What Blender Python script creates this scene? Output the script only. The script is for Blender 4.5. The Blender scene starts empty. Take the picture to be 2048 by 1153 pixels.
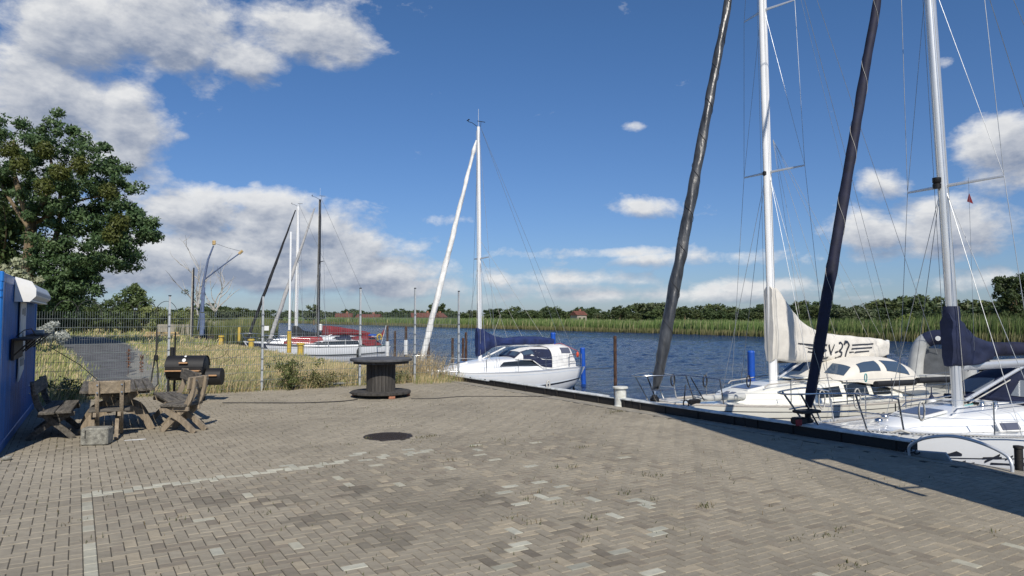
import bpy, bmesh, math, random
import numpy as np
from mathutils import Vector, Matrix, noise as mnoise

random.seed(7); RNG = np.random.default_rng(7)
S = bpy.context.scene
COL = S.collection
R = math.radians
WATER = -1.2
YAW = R(31.5); PITCH = R(3.0); F = 1420.0; CAMH = 1.95

# ------------------------------------------------------------------ camera
cam_d = bpy.data.cameras.new("camera"); cam = bpy.data.objects.new("camera", cam_d); COL.objects.link(cam)
cam.location = (0, 0, CAMH)
cam.rotation_euler = (R(90) + PITCH, 0, -YAW)
cam_d.sensor_width = 36; cam_d.lens = F / 2048 * 36
SH = 632 - 576.5 - F * math.tan(PITCH)
cam_d.shift_y = SH / 2048
cam_d.clip_start = 0.1; cam_d.clip_end = 6000
S.camera = cam
S.view_settings.view_transform = 'Standard'; S.view_settings.look = 'None'
S.view_settings.exposure = 0.0; S.view_settings.gamma = 1.0; S.view_settings.use_curve_mapping = False
S.render.engine = 'CYCLES'

_f = Vector((math.sin(YAW) * math.cos(PITCH), math.cos(YAW) * math.cos(PITCH), math.sin(PITCH)))
_r = Vector((math.cos(YAW), -math.sin(YAW), 0)); _u = _r.cross(_f)
def ray(px, py):
    return (_f + _r * ((px - 1024) / F) - _u * ((py - 576.5 - SH) / F))
def at(px, py, z=0.0):                      # measured point of the photograph carried onto the level z
    d = ray(px, py); t = (z - CAMH) / d.z
    return Vector((0, 0, CAMH)) + d * t
def at_d(px, py, D):                        # ... at the horizontal depth D
    d = ray(px, py); k = Vector((math.sin(YAW), math.cos(YAW), 0)); t = D / d.dot(k)
    return Vector((0, 0, CAMH)) + d * t

# ------------------------------------------------------------------ sky and sun
SUN_EL, SUN_HEAD = R(42), R(18.3)           # light travels towards this heading
w = bpy.data.worlds.new("World"); S.world = w; w.use_nodes = True
nt = w.node_tree; nt.nodes.clear()
def N(t, **k):
    n = nt.nodes.new(t)
    for a, b in k.items(): setattr(n, a, b)
    return n
def L(a, b): nt.links.new(a, b)
def M(op, a, b=None, c=None, clamp=False):
    n = N('ShaderNodeMath', operation=op, use_clamp=clamp)
    for i, v in enumerate((a, b, c)):
        if v is None: continue
        if isinstance(v, (int, float)): n.inputs[i].default_value = v
        else: L(v, n.inputs[i])
    return n.outputs[0]
out = N('ShaderNodeOutputWorld'); bg = N('ShaderNodeBackground'); bg.inputs['Strength'].default_value = 0.072
L(bg.outputs[0], out.inputs[0])
sky = N('ShaderNodeTexSky', sky_type='NISHITA', sun_disc=False)
sky.sun_elevation = SUN_EL; sky.sun_rotation = SUN_HEAD + math.pi
sky.air_density = 1.0; sky.dust_density = 0.3; sky.ozone_density = 1.6
tc = N('ShaderNodeTexCoord')
sep = N('ShaderNodeSeparateXYZ'); L(tc.outputs['Generated'], sep.inputs[0])
az = M('MULTIPLY', M('ARCTAN2', sep.outputs[0], sep.outputs[1]), 180 / math.pi)
el = M('MULTIPLY', M('ARCSINE', sep.outputs[2]), 180 / math.pi)
def comb(x, y, z=0.0):
    n = N('ShaderNodeCombineXYZ')
    for i, v in enumerate((x, y, z)):
        if isinstance(v, (int, float)): n.inputs[i].default_value = v
        else: L(v, n.inputs[i])
    return n.outputs[0]
def fbm(vec, scale, detail, rough=0.55, dist=0.0):
    n = N('ShaderNodeTexNoise', noise_dimensions='3D'); L(vec, n.inputs['Vector'])
    n.inputs['Scale'].default_value = scale; n.inputs['Detail'].default_value = detail
    n.inputs['Roughness'].default_value = rough; n.inputs['Distortion'].default_value = dist
    return n.outputs[0]
# cumulus: banks of cloud at bearing / elevation, broken up by noise
CL = [(150,60,110,70,1.05),(320,50,110,65,1.05),(470,110,80,32,.85),(590,45,95,45,.95),(690,80,50,34,.65),(90,190,130,70,1.0),(230,230,60,70,.9),
      (250,320,70,70,.95),(40,360,120,110,.8),(385,425,100,45,.95),(560,455,120,45,1.0),(330,520,330,45,1.1),(640,505,140,45,.95),
      (740,545,110,34,1.0),(820,575,120,18,.9),(560,560,260,24,1.0),(500,400,120,22,.8),(300,545,300,22,.9),(985,562,45,18,.75),(1060,578,60,14,.7),(1180,580,90,12,.6),(1296,412,42,16,.8),
      (1240,505,130,10,.66),(1420,514,190,15,.66),(1500,575,160,14,.6),(1250,592,300,13,.72),(1120,560,170,14,.62),(1480,598,200,8,.6),(1770,365,45,26,.75),(1760,470,80,30,1.0),(1890,455,90,40,1.0),(1840,500,140,16,.7),
      (2010,285,70,42,1.0),(1900,410,70,22,.6),(2060,350,90,30,.8),(1960,560,90,20,.7),(1905,120,24,10,.42),(505,368,18,10,.5),(700,600,500,10,.45),
      (355,270,22,10,.45),(1270,180,22,8,.45),(900,440,60,10,.45),(1280,248,26,7,.4)]
def cloud(az_, el_, det):
    m = None
    for px, py, rx, ry, s in CL:
        a0 = math.degrees(YAW + math.atan((px - 1024) / F)); c = math.cos(math.atan((px - 1024) / F))
        e0 = math.degrees(math.atan((632 - py) / F * c))
        ra = math.degrees(rx / F) * c * c; re = math.degrees(ry / F) * c
        dx = M('DIVIDE', M('SUBTRACT', az_, a0), ra); dy = M('DIVIDE', M('SUBTRACT', el_, e0), re)
        q = M('ADD', M('MULTIPLY', dx, dx), M('MULTIPLY', dy, dy))
        g = M('MULTIPLY', M('POWER', 2.718, M('MULTIPLY', q, -0.42)), s)
        m = g if m is None else M('MAXIMUM', m, g)
    v = comb(M('MULTIPLY', az_, 0.10), M('MULTIPLY', el_, 0.17), 3.1)
    n1 = fbm(v, 1.9, det, 0.62, 0.15)
    n2 = fbm(comb(M('MULTIPLY', az_, 0.03), M('MULTIPLY', el_, 0.08), 9.0), 1.0, 2)
    # away from the banks the same noise still makes a few clouds
    base = M('MULTIPLY', M('SUBTRACT', n2, 0.62), 2.0)
    d = M('ADD', M('MAXIMUM', m, base), M('MULTIPLY', M('SUBTRACT', n1, 0.5), 1.75))
    return M('SUBTRACT', d, 0.30)
d0 = cloud(az, el, 9.0)
d1 = cloud(M('ADD', az, -0.5), M('ADD', el, 1.1), 5.0)
alpha = M('SMOOTH_MIN', M('MAXIMUM', M('MULTIPLY', d0, 2.5), 0.0), 1.0, 0.25)
above = M('MULTIPLY', el, 0.6, clamp=True)
alpha = M('MULTIPLY', M('MULTIPLY', alpha, above), 0.96)
lit = M('MULTIPLY_ADD', M('SUBTRACT', d0, d1), 1.15, 0.50, clamp=True)      # lit where the cloud thins out upwards
thick = M('MULTIPLY', M('SUBTRACT', d0, 0.18), 0.9, clamp=True)
lit2 = M('SUBTRACT', lit, M('MULTIPLY', thick, 0.50), clamp=True)
fine = fbm(comb(M('MULTIPLY', az, 0.3), M('MULTIPLY', el, 0.5), 1.0), 2.0, 6)
lit3 = M('ADD', lit2, M('MULTIPLY', M('SUBTRACT', fine, 0.5), 0.5), clamp=True)
cc = N('ShaderNodeMix', data_type='RGBA'); L(lit3, cc.inputs['Factor'])
cc.inputs['A'].default_value = (3.6, 4.3, 5.8, 1); cc.inputs['B'].default_value = (12.0, 12.0, 11.9, 1)
grade = N('ShaderNodeMix', data_type='RGBA', blend_type='MULTIPLY'); grade.inputs['Factor'].default_value = 1
L(sky.outputs[0], grade.inputs['A'])
hz = N('ShaderNodeMix', data_type='RGBA'); L(M('DIVIDE', M('MAXIMUM', el, 0.0), 22.0, clamp=True), hz.inputs['Factor'])
hz.inputs['A'].default_value = (0.62, 0.79, 1.20, 1); hz.inputs['B'].default_value = (0.60, 0.92, 1.30, 1); L(hz.outputs['Result'], grade.inputs['B'])
mixc = N('ShaderNodeMix', data_type='RGBA'); L(alpha, mixc.inputs['Factor']); L(grade.outputs['Result'], mixc.inputs['A']); L(cc.outputs['Result'], mixc.inputs['B'])
L(mixc.outputs['Result'], bg.inputs['Color'])

sd = bpy.data.lights.new("sun", 'SUN'); sd.energy = 4.7; sd.angle = R(0.5); sd.color = (1.0, 0.93, 0.82)
so = bpy.data.objects.new("sun", sd); COL.objects.link(so)
ldir = Vector((math.sin(SUN_HEAD) * math.cos(SUN_EL), math.cos(SUN_HEAD) * math.cos(SUN_EL), -math.sin(SUN_EL)))
so.rotation_euler = ldir.to_track_quat('-Z', 'Y').to_euler(); so.location = (-10, -20, 30)

# ------------------------------------------------------------------ materials
MATS = {}
def mat(name, col, rough=0.6, metal=0.0, var=0.18, scale=4.0, bump=0.0, bscale=60.0, tone=False, coat=0.0, col2=None, stretch=None, transl=0.0, spec=0.5):
    if name in MATS: return MATS[name]
    m = bpy.data.materials.new(name); m.use_nodes = True; t = m.node_tree; nn = t.nodes; lk = t.links.new
    b = nn['Principled BSDF']; b.inputs['Roughness'].default_value = rough; b.inputs['Metallic'].default_value = metal
    b.inputs['Coat Weight'].default_value = coat; b.inputs['Specular IOR Level'].default_value = spec
    tcn = nn.new('ShaderNodeTexCoord'); vec = tcn.outputs['Object']
    if stretch:
        mp = nn.new('ShaderNodeMapping'); mp.inputs['Scale'].default_value = stretch; lk(vec, mp.inputs[0]); vec = mp.outputs[0]
    no = nn.new('ShaderNodeTexNoise'); no.inputs['Scale'].default_value = scale; no.inputs['Detail'].default_value = 6; no.inputs['Roughness'].default_value = .65
    lk(vec, no.inputs['Vector'])
    mx = nn.new('ShaderNodeMix'); mx.data_type = 'RGBA'
    c2 = col2 or tuple(c * (1 - var * 2) for c in col)
    mr = nn.new('ShaderNodeMapRange'); mr.inputs[1].default_value = .35; mr.inputs[2].default_value = .65
    lk(no.outputs[0], mr.inputs[0]); lk(mr.outputs[0], mx.inputs['Factor'])
    mx.inputs['A'].default_value = (*col, 1); mx.inputs['B'].default_value = (*c2, 1)
    cout = mx.outputs['Result']
    if tone:
        at_ = nn.new('ShaderNodeAttribute'); at_.attribute_name = 'tone'
        m2 = nn.new('ShaderNodeMix'); m2.data_type = 'RGBA'; m2.blend_type = 'MULTIPLY'; m2.inputs['Factor'].default_value = 1
        lk(cout, m2.inputs['A']); lk(at_.outputs['Color'], m2.inputs['B']); cout = m2.outputs['Result']
    lk(cout, b.inputs['Base Color'])
    if bump:
        n2 = nn.new('ShaderNodeTexNoise'); n2.inputs['Scale'].default_value = bscale; n2.inputs['Detail'].default_value = 4; lk(vec, n2.inputs['Vector'])
        bp = nn.new('ShaderNodeBump'); bp.inputs['Strength'].default_value = bump; bp.inputs['Distance'].default_value = .02
        lk(n2.outputs[0], bp.inputs['Height']); lk(bp.outputs[0], b.inputs['Normal'])
    if transl:
        tr = nn.new('ShaderNodeBsdfTranslucent'); lk(cout, tr.inputs['Color']); ms = nn.new('ShaderNodeMixShader'); ms.inputs[0].default_value = transl
        lk(b.outputs[0], ms.inputs[1]); lk(tr.outputs[0], ms.inputs[2]); lk(ms.outputs[0], nn['Material Output'].inputs[0])
    MATS[name] = m; return m

def glassmat(name, tint, alpha):
    m = bpy.data.materials.new(name); m.use_nodes = True; t = m.node_tree; b = t.nodes['Principled BSDF']
    b.inputs['Base Color'].default_value = (*tint, 1); b.inputs['Roughness'].default_value = .06; b.inputs['Alpha'].default_value = alpha
    MATS[name] = m; return m

# ------------------------------------------------------------------ mesh building
class MB:
    def __init__(s): s.v = []; s.f = []
    def add(s, vs, fs):
        o = len(s.v); s.v += [tuple(v) for v in vs]; s.f += [tuple(i + o for i in f) for f in fs]; return s
    def box(s, c, d, rot=None, taper=1.0):
        x, y, z = (q / 2 for q in d); k = taper
        vs = [Vector(p) for p in ((-x,-y,-z),(x,-y,-z),(x,y,-z),(-x,y,-z),(-x*k,-y*k,z),(x*k,-y*k,z),(x*k,y*k,z),(-x*k,y*k,z))]
        if rot is not None: vs = [rot @ v for v in vs]
        c = Vector(c)
        return s.add([v + c for v in vs], [(3,2,1,0),(4,5,6,7),(0,1,5,4),(1,2,6,5),(2,3,7,6),(3,0,4,7)])
    def bbox(s, c, d, b=.006, rot=None):       # box with chamfered edges
        x, y, z = (q / 2 for q in d); b = min(b, x*.45, y*.45, z*.45)
        rings = []
        for zz, i in ((-z, b), (-z + b, 0), (z - b, 0), (z, b)):
            X, Y = x - i, y - i
            rings.append([Vector(p) for p in ((-X+b,-Y,zz),(X-b,-Y,zz),(X,-Y+b,zz),(X,Y-b,zz),(X-b,Y,zz),(-X+b,Y,zz),(-X,Y-b,zz),(-X,-Y+b,zz))])
        vs = [v for r_ in rings for v in r_]
        if rot is not None: vs = [rot @ v for v in vs]
        c = Vector(c); fs = [tuple(range(7, -1, -1)), tuple(range(24, 32))]
        for k in range(3):
            for i in range(8): j = (i + 1) % 8; fs.append((k*8+i, k*8+j, k*8+8+j, k*8+8+i))
        return s.add([v + c for v in vs], fs)
    def tube(s, pts, r, n=8, cap=True, flat=1.0):
        pts = [Vector(p) for p in pts]; rs = r if isinstance(r, (list, tuple)) else [r] * len(pts)
        o = len(s.v); prev = None
        for i, p in enumerate(pts):
            a = pts[min(i + 1, len(pts) - 1)] - pts[max(i - 1, 0)]
            if a.length < 1e-9: a = Vector((0, 0, 1))
            a.normalize()
            if prev is None:
                h = Vector((0, 0, 1)) if abs(a.z) < .9 else Vector((0, 1, 0))
            else: h = prev
            x = h - a * h.dot(a)
            if x.length < 1e-6: x = a.orthogonal()
            x.normalize(); prev = x; y = a.cross(x)
            for k in range(n):
                t = 2 * math.pi * k / n + math.pi / n
                s.v.append(tuple(p + x * math.cos(t) * rs[i] + y * math.sin(t) * rs[i] * flat))
        m = len(pts)
        for i in range(m - 1):
            for k in range(n):
                j = (k + 1) % n; s.f.append((o+i*n+k, o+i*n+j, o+(i+1)*n+j, o+(i+1)*n+k))
        if cap: s.f.append(tuple(o + k for k in range(n - 1, -1, -1))); s.f.append(tuple(o + (m-1)*n + k for k in range(n)))
        return s
    def lathe(s, c, prof, n=24, rot=None):     # prof: (r, z)
        c = Vector(c); o = len(s.v)
        for r, z in prof:
            for k in range(n):
                t = 2 * math.pi * k / n; v = Vector((r * math.cos(t), r * math.sin(t), z))
                if rot is not None: v = rot @ v
                s.v.append(tuple(v + c))
        m = len(prof)
        for i in range(m - 1):
            for k in range(n):
                j = (k + 1) % n; s.f.append((o+i*n+k, o+i*n+j, o+(i+1)*n+j, o+(i+1)*n+k))
        if prof[0][0] > 1e-4: s.f.append(tuple(o + k for k in range(n - 1, -1, -1)))
        if prof[-1][0] > 1e-4: s.f.append(tuple(o + (m-1)*n + k for k in range(n)))
        return s
    def prism(s, poly, z0, z1):                # poly in xy, counter-clockwise
        n = len(poly); vs = [(x, y, z0) for x, y in poly] + [(x, y, z1) for x, y in poly]
        return s.add(vs, [tuple(range(n-1, -1, -1)), tuple(range(n, 2*n))] + [(i, (i+1) % n, n + (i+1) % n, n + i) for i in range(n)])
    def slab(s, poly, axis, a0, a1):           # poly in the plane across axis 'x' or 'y'
        n = len(poly)
        g = (lambda p, a: (a, p[0], p[1])) if axis == 'x' else (lambda p, a: (p[0], a, p[1]))
        return s.add([g(p, a0) for p in poly] + [g(p, a1) for p in poly], [tuple(range(n-1, -1, -1)), tuple(range(n, 2*n))] + [(i, (i+1) % n, n + (i+1) % n, n + i) for i in range(n)])
    def grid(s, P):                            # P: rows of points
        o = len(s.v); m = len(P[0])
        for row in P: s.v += [tuple(p) for p in row]
        for i in range(len(P) - 1):
            for k in range(m - 1): s.f.append((o+i*m+k, o+i*m+k+1, o+(i+1)*m+k+1, o+(i+1)*m+k))
        return s
    def build(s, name, m, parent=None, smooth=None, loc=None, rot=None):
        me = bpy.data.meshes.new(name); me.from_pydata(s.v, [], s.f); me.materials.append(MATS[m] if isinstance(m, str) else m)
        bm = bmesh.new(); bm.from_mesh(me); bmesh.ops.recalc_face_normals(bm, faces=bm.faces); bm.to_mesh(me); bm.free()
        if smooth:
            me.polygons.foreach_set('use_smooth', [True] * len(me.polygons))
            try: me.set_sharp_from_angle(angle=R(smooth))
            except Exception: pass
        o = bpy.data.objects.new(name, me); COL.objects.link(o)
        if parent is not None: o.parent = parent
        if loc is not None: o.location = loc
        if rot is not None: o.rotation_euler = rot
        return o

def thing(name, label, cat, loc=(0, 0, 0), rz=0.0, group=None):
    o = bpy.data.objects.new(name, None); COL.objects.link(o); o.location = loc; o.rotation_euler = (0, 0, rz)
    o['label'] = label; o['category'] = cat
    if group: o['group'] = group
    return o
def tag(o, label, cat, group=None):
    o['label'] = label; o['category'] = cat
    if group: o['group'] = group
    return o
def kind(o, k): o['kind'] = k; return o
def copy_tree(o, parent=None):
    c = o.copy(); COL.objects.link(c)
    if parent is not None: c.parent = parent
    for ch in list(o.children): copy_tree(ch, c)
    return c
def fast_mesh(name, V, Fc, m, tones=None, parent=None):
    """V (n,3) float, Fc list/array of equal-length faces"""
    me = bpy.data.meshes.new(name); V = np.asarray(V, np.float32); Fc = np.asarray(Fc, np.int32)
    k = Fc.shape[1]; me.vertices.add(len(V)); me.vertices.foreach_set('co', V.ravel())
    me.loops.add(Fc.size); me.loops.foreach_set('vertex_index', Fc.ravel())
    me.polygons.add(len(Fc)); me.polygons.foreach_set('loop_start', np.arange(0, Fc.size, k, dtype=np.int32))
    me.polygons.foreach_set('loop_total', np.full(len(Fc), k, np.int32)); me.update(calc_edges=True)
    if tones is not None:
        a = me.attributes.new('tone', 'FLOAT_COLOR', 'POINT'); c = np.ones((len(V), 4), np.float32); c[:, :3] = tones; a.data.foreach_set('color', c.ravel())
    me.shade_flat()
    me.materials.append(MATS[m] if isinstance(m, str) else m)
    o = bpy.data.objects.new(name, me); COL.objects.link(o)
    if parent is not None: o.parent = parent
    return o

# ------------------------------------------------------------------ palette
mat('joint_sand', (.055,.05,.038), .95, bump=.4, scale=20)
mat('paver', (.35,.312,.245), .9, var=.10, scale=9, bump=.5, bscale=160, tone=True)
mat('concrete', (.36,.33,.27), .9, var=.2, scale=5, bump=.6, bscale=70)
mat('granite_block', (.34,.33,.28), .9, var=.3, scale=14, bump=.9, bscale=60)
mat('kerb_black', (.011,.011,.012), .6, scale=2.2, col2=(.024,.020,.018), bump=.4, bscale=20, stretch=(1,1,4))
mat('kerb_white', (.72,.74,.74), .6, var=.2, scale=7, col2=(.40,.42,.40))
mat('asphalt', (.135,.135,.138), .9, var=.3, scale=1.2, bump=.5, bscale=40)
mat('dry_ground', (.30,.26,.15), .95, scale=.6, col2=(.17,.18,.08), bump=.6, bscale=8)
mat('meadow', (.13,.16,.055), .95, scale=.03, col2=(.24,.22,.09))
mat('quay_steel', (.09,.07,.06), .8, scale=3, bump=.5)
mat('grass', (.9,.9,.9), .7, var=.08, tone=True, transl=.25, spec=.2)
mat('leaf', (.9,.9,.9), .55, var=.06, scale=1.5, tone=True, transl=.22, spec=.35)
mat('bark', (.23,.17,.10), .9, scale=3, bump=.8, bscale=14, stretch=(1,1,.25), var=.3)
mat('pale_bark', (.48,.46,.42), .8, scale=4, var=.2)
mat('container_blue', (.014,.175,.56), .42, scale=1.6, col2=(.010,.085,.27), bump=.2, bscale=5, stretch=(6,6,.35))
mat('white_paint', (.78,.79,.78), .45, var=.07, scale=3)
mat('sign_white', (.72,.72,.70), .6, var=.1, scale=6)
mat('print_grey', (.35,.36,.36), .7, scale=30, var=.3)
mat('shelf_brown', (.035,.028,.024), .7, scale=6)
mat('wood_grey', (.21,.19,.16), .85, scale=5, bump=1.0, bscale=25, stretch=(6,.5,6), var=.36)
mat('wood_tan', (.35,.285,.205), .85, scale=3, bump=.8, bscale=25, stretch=(5,5,.6), var=.25)
mat('wood_tan_x', (.38,.31,.22), .85, scale=3, bump=.8, bscale=25, stretch=(.5,5,5), var=.22)
mat('drum_wood', (.085,.078,.07), .85, scale=3, bump=.9, bscale=18, stretch=(5,5,.35), var=.35)
mat('drum_top', (.12,.125,.135), .75, scale=4, bump=.3, bscale=30, var=.3)
mat('brick_red', (.45,.20,.12), .9, scale=12)
mat('galv', (.50,.53,.55), .5, .3, scale=6, var=.1)
mat('wire', (.24,.28,.28), .5, .5)
mat('steel', (.62,.63,.64), .25, 1.0, var=.05)
mat('alu', (.72,.74,.76), .38, .55, var=.05, scale=2)
mat('mast_white', (.84,.85,.86), .3, var=.04, scale=1, coat=.3)
mat('black_mast', (.02,.02,.024), .35, var=.1)
mat('gel_white', (.80,.82,.83), .22, var=.03, scale=1.2, coat=.5)
mat('gel_cream', (.83,.82,.74), .25, var=.03, scale=1.2, coat=.4)
mat('gel_blue', (.74,.80,.86), .3, var=.04, scale=1.2, coat=.3)
mat('deck_grey', (.55,.55,.54), .8, var=.06, scale=30)
mat('stripe_dark', (.03,.035,.05), .5)
mat('navy', (.012,.020,.062), .8, var=.2, scale=3, bump=.5, bscale=7)
mat('navy_sail', (.011,.013,.040), .75, var=.25, scale=5, bump=.35, bscale=6)
mat('blue_cover', (.012,.030,.13), .8, var=.25, scale=3, bump=.7, bscale=7)
mat('cream_canvas', (.70,.67,.61), .85, var=.08, scale=2, bump=.5, bscale=5)
mat('hood_cream', (.72,.69,.62), .85, var=.06, scale=2, bump=.2, bscale=5)
mat('white_sail', (.80,.80,.78), .7, var=.1, scale=6, bump=.5, bscale=14)
mat('silver_sail', (.075,.08,.088), .34, .2, var=.3, scale=3, bump=.6, bscale=5, stretch=(3,3,.8))
mat('grey_sail', (.42,.42,.42), .7, var=.15, scale=5)
mat('red_canvas', (.22,.018,.028), .8, var=.2, scale=3, bump=.4, bscale=7)
mat('red_hull', (.34,.03,.035), .6, var=.2, scale=3)
mat('black_canvas', (.015,.017,.022), .85, bump=.4, bscale=7)
mat('black', (.012,.012,.013), .5)
mat('rubber_grey', (.48,.49,.48), .6, var=.1, scale=3)
mat('inner_grey', (.13,.14,.15), .7)
mat('rope_pale', (.55,.54,.50), .9)
mat('rope_dark', (.04,.04,.04), .9)
mat('rigging', (.42,.44,.46), .4, .6)
mat('teak', (.50,.47,.43), .8, scale=6, stretch=(.5,8,8))
mat('grill_black', (.016,.016,.017), .5, var=.2, scale=5)
mat('handle_wood', (.55,.32,.16), .6, scale=8, stretch=(1,8,8))
mat('yellow', (.62,.43,.06), .55, var=.15, scale=5)
mat('pile_blue', (.010,.09,.48), .5, var=.12, scale=5)
mat('rust', (.11,.055,.035), .9, var=.4, scale=9, bump=.8, bscale=30)
mat('crane_blue', (.14,.19,.32), .5, var=.2, scale=3)
mat('bollard_paint', (.68,.69,.66), .6, var=.2, scale=9, col2=(.48,.48,.42), bump=.3, bscale=25)
mat('iron', (.055,.045,.042), .75, .3, scale=20, bump=.5, bscale=60)
mat('orange', (.65,.08,.03), .6)
mat('roof_red', (.17,.065,.045), .85, scale=.6, var=.2)
mat('wall_brick', (.34,.16,.10), .9, scale=.8)
mat('wall_pale', (.42,.38,.32), .9, scale=.8)
mat('shade_caster_wall', (.45,.42,.36), .9, scale=1.5)
mat('straw', (.62,.45,.22), .9, scale=5)
mat('cyan_rope', (.10,.50,.52), .8)
glassmat('window_dark', (.02,.025,.03), 1.0)
glassmat('vinyl_grey', (.20,.23,.27), 1.0)
glassmat('hatch_glass', (.10,.11,.15), 1.0)
glassmat('clear_vinyl', (.055,.085,.13), 1.0)
# ------------------------------------------------------------------ quay edge line
def kx(y): return 10.10 - .0215 * (y - 5.7)
Y_FENCE = 19.35

# ground under everything on this bank
def rect_sheet(name, poly, z, m, kindv='structure'):
    o = MB().add([(x, y, z) for x, y in poly], [tuple(range(len(poly)))]).build(name, m); kind(o, kindv); return o
near_edge = [(kx(-60), -60), (kx(60), 60), (9.2, 74), (16, 80), (22, 100), (31, 150), (46, 260), (58, 420), (62, 900)]
# land sheet with a vertical bank face down into the water
mb = MB(); n = len(near_edge)
mb.add([(x, y, -.03) for x, y in near_edge] + [(-1500, y, -.03) for x, y in near_edge], [(i, i+1, n+i+1, n+i) for i in range(n-1)])
g = mb.build('ground', 'dry_ground'); kind(g, 'structure')
mb = MB(); mb.add([(-1500, -400, -.03), (kx(-60), -400, -.03), (kx(-60), -60, -.03), (-1500, -60, -.03)], [(0,1,2,3)])
kind(mb.build('far_ground', 'dry_ground'), 'structure')
mb = MB()
for i in range(n-1):
    (x0, y0), (x1, y1) = near_edge[i], near_edge[i+1]
    mb.add([(x0+.02, y0, -3), (x1+.02, y1, -3), (x1+.02, y1, -.034), (x0+.02, y0, -.034)], [(0,1,2,3)])
kind(mb.build('bank_face', 'quay_steel'), 'structure')

# ---- quay wall: sheet piling corrugation + concrete cap
mb = MB(); pts = []
y = -10.0; k = 0
while y < 60:
    for dy, dx in ((0, .0), (.18, .0), (.28, .16), (.46, .16), (.56, 0)): pts.append((kx(y+dy) + .06 + dx, y + dy))
    y += .56
mb.grid([[(x, y, -2.6) for x, y in pts], [(x, y, -.12) for x, y in pts]])
quay = mb.build('quay_wall', 'quay_steel'); kind(quay, 'structure')

# ---- paving
pav = MB().add([(-9, 2.0, -.0085), (kx(2)-.22, 2.0, -.0085), (kx(19.6)-.22, 19.6, -.0085), (-9, 19.6, -.0085)], [(0,1,2,3)]).build('pavement', 'joint_sand'); kind(pav, 'structure')
U = .1; bricks = []
I0, I1, J0, J1 = -80, 100, 20, 194
def add_b(i0, i1, j0, j1, t=None): bricks.append((i0, i1, j0, j1, t))
def in_col(i, j): return i == 1 and j < 92
for i in range(I0, I1):
    for j in range(J0, J1):
        r_ = (i - j) % 4
        if r_ == 0:
            a, b = in_col(i, j), in_col(i+1, j)
            if a and not b: add_b(i+1, i+2, j, j+1)
            elif b and not a: add_b(i, i+1, j, j+1)
            elif not a: add_b(i, i+2, j, j+1)
        elif r_ == 3:
            if not in_col(i, j): add_b(i, i+1, j, j+2)
for j in range(J0, 92, 2): add_b(1, 2, j, min(j+2, 92), 'line')
def paver_tone(x, y, t):
    n1 = mnoise.noise(Vector((x*.5, y*.5, 0))); n2 = mnoise.noise(Vector((x*2.2, y*2.2, 5))); r_ = random.random()
    n3 = mnoise.noise(Vector((x*.9+4, y*.35, 8))); base = Vector((1.0, .99, .96)) * (1.0 + .14*n1 + .10*n2 + .16*min(0, n3) + (r_-.5)*.10)
    inner = x > .2 and y < 9.15 + .1*(x-.2)
    if inner and x < 7:
        base = base * (.93 + .05*n2); 
        if r_ > .85: base = Vector((.80,.775,.75)) * (1+.2*(random.random()-.5))
        elif r_ < .10: base = Vector((1.14,1.10,1.02))
        if random.random() < .012: base = Vector((1.4,1.5,1.5))
    elif r_ > .95: base = base * .84
    if t == 'line': base = Vector((1.52,1.64,1.66)) * random.uniform(.78,1.12) if random.random() < .8 else base*1.1
    if .2 < x < 4.6 and abs(y - (9.12 + .09*(x-.2))) < .085 and random.random() < (.95 if x < 3.4 else .55): base = Vector((1.55,1.68,1.72)) * random.uniform(.80,1.1)
    for cx, cy, rr in LIGHTSPOTS:
        if (x-cx)**2 + (y-cy)**2 < rr*rr: base = Vector((1.42,1.56,1.62)) * random.uniform(.88,1.08)
    for cx, cy, rr in DARKSPOTS:
        if (x-cx)**2 + (y-cy)**2 < rr*rr and random.random() < .7: base = base * .72
    dirt = mnoise.noise(Vector((x*1.1+9, y*1.1, 3)))
    if dirt > .25: base = base * .9
    return base
LIGHTSPOTS = [(at(px, py).x, at(px, py).y, .075) for px, py in [(1030,935),(1060,930),(1030,973),(1085,963),(1070,992),(1110,997),(1050,1010),(1170,966),(1175,996),(1180,1000),(1220,1030),(1290,1008),(1310,1062),(1015,1058),(1025,1088),(1235,1103),(1320,1148),(450,1103),(470,1133),(690,1135),(1145,1135),(955,900),(910,907),(820,900),(715,908),(580,930),(1000,985),(1260,1000),(1125,970)]]
DARKSPOTS = [(at(px, py).x, at(px, py).y, .28) for px, py in [(1010,1110),(990,1000),(700,980),(560,1000),(760,1080),(1130,1050),(1180,1110),(430,1000),(870,960),(640,1040)]]
def depth(x, y): return x*math.sin(YAW) + y*math.cos(YAW)
def in_frame(x, y):
    D = depth(x, y); lat = x*math.cos(YAW) - y*math.sin(YAW)
    return D > 3 and abs(lat/D) < .70 and F*CAMH/D < 515
cand = []
for k, (i0, i1, j0, j1, t) in enumerate(bricks):
    x, y = (i0+i1)/2*U, (j0+j1)/2*U
    if x > kx(y) - .32: continue
    cand.append((x, y, (i1-i0)*U, (j1-j0)*U, t))
holes = [(at(776,873).x, at(776,873).y, .385)]
cand = [c for c in cand if all((c[0]-hx)**2 + (c[1]-hy)**2 > (hr+.0)**2 for hx, hy, hr in holes)]
cand.sort(key=lambda c: (0 if in_frame(c[0], c[1]) else 1, depth(c[0], c[1])))
def brick_geo(w_, h_, seed):
    g_ = .0028; X, Y = w_/2-g_, h_/2-g_; b = .0045
    v = []
    for zz, i_ in ((-.05, 0), (-.006, 0), (0, b)):
        v += [(-X+i_, -Y+i_, zz), (X-i_, -Y+i_, zz), (X-i_, Y-i_, zz), (-X+i_, Y-i_, zz)]
    f = [(8,9,10,11)]
    for k in (0, 4):
        for q in range(4): r_ = (q+1) % 4; f.append((k+q, k+r_, k+4+r_, k+4+q))
    return np.array(v), f
Vs, Fs, Ts = [], [], []
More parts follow.
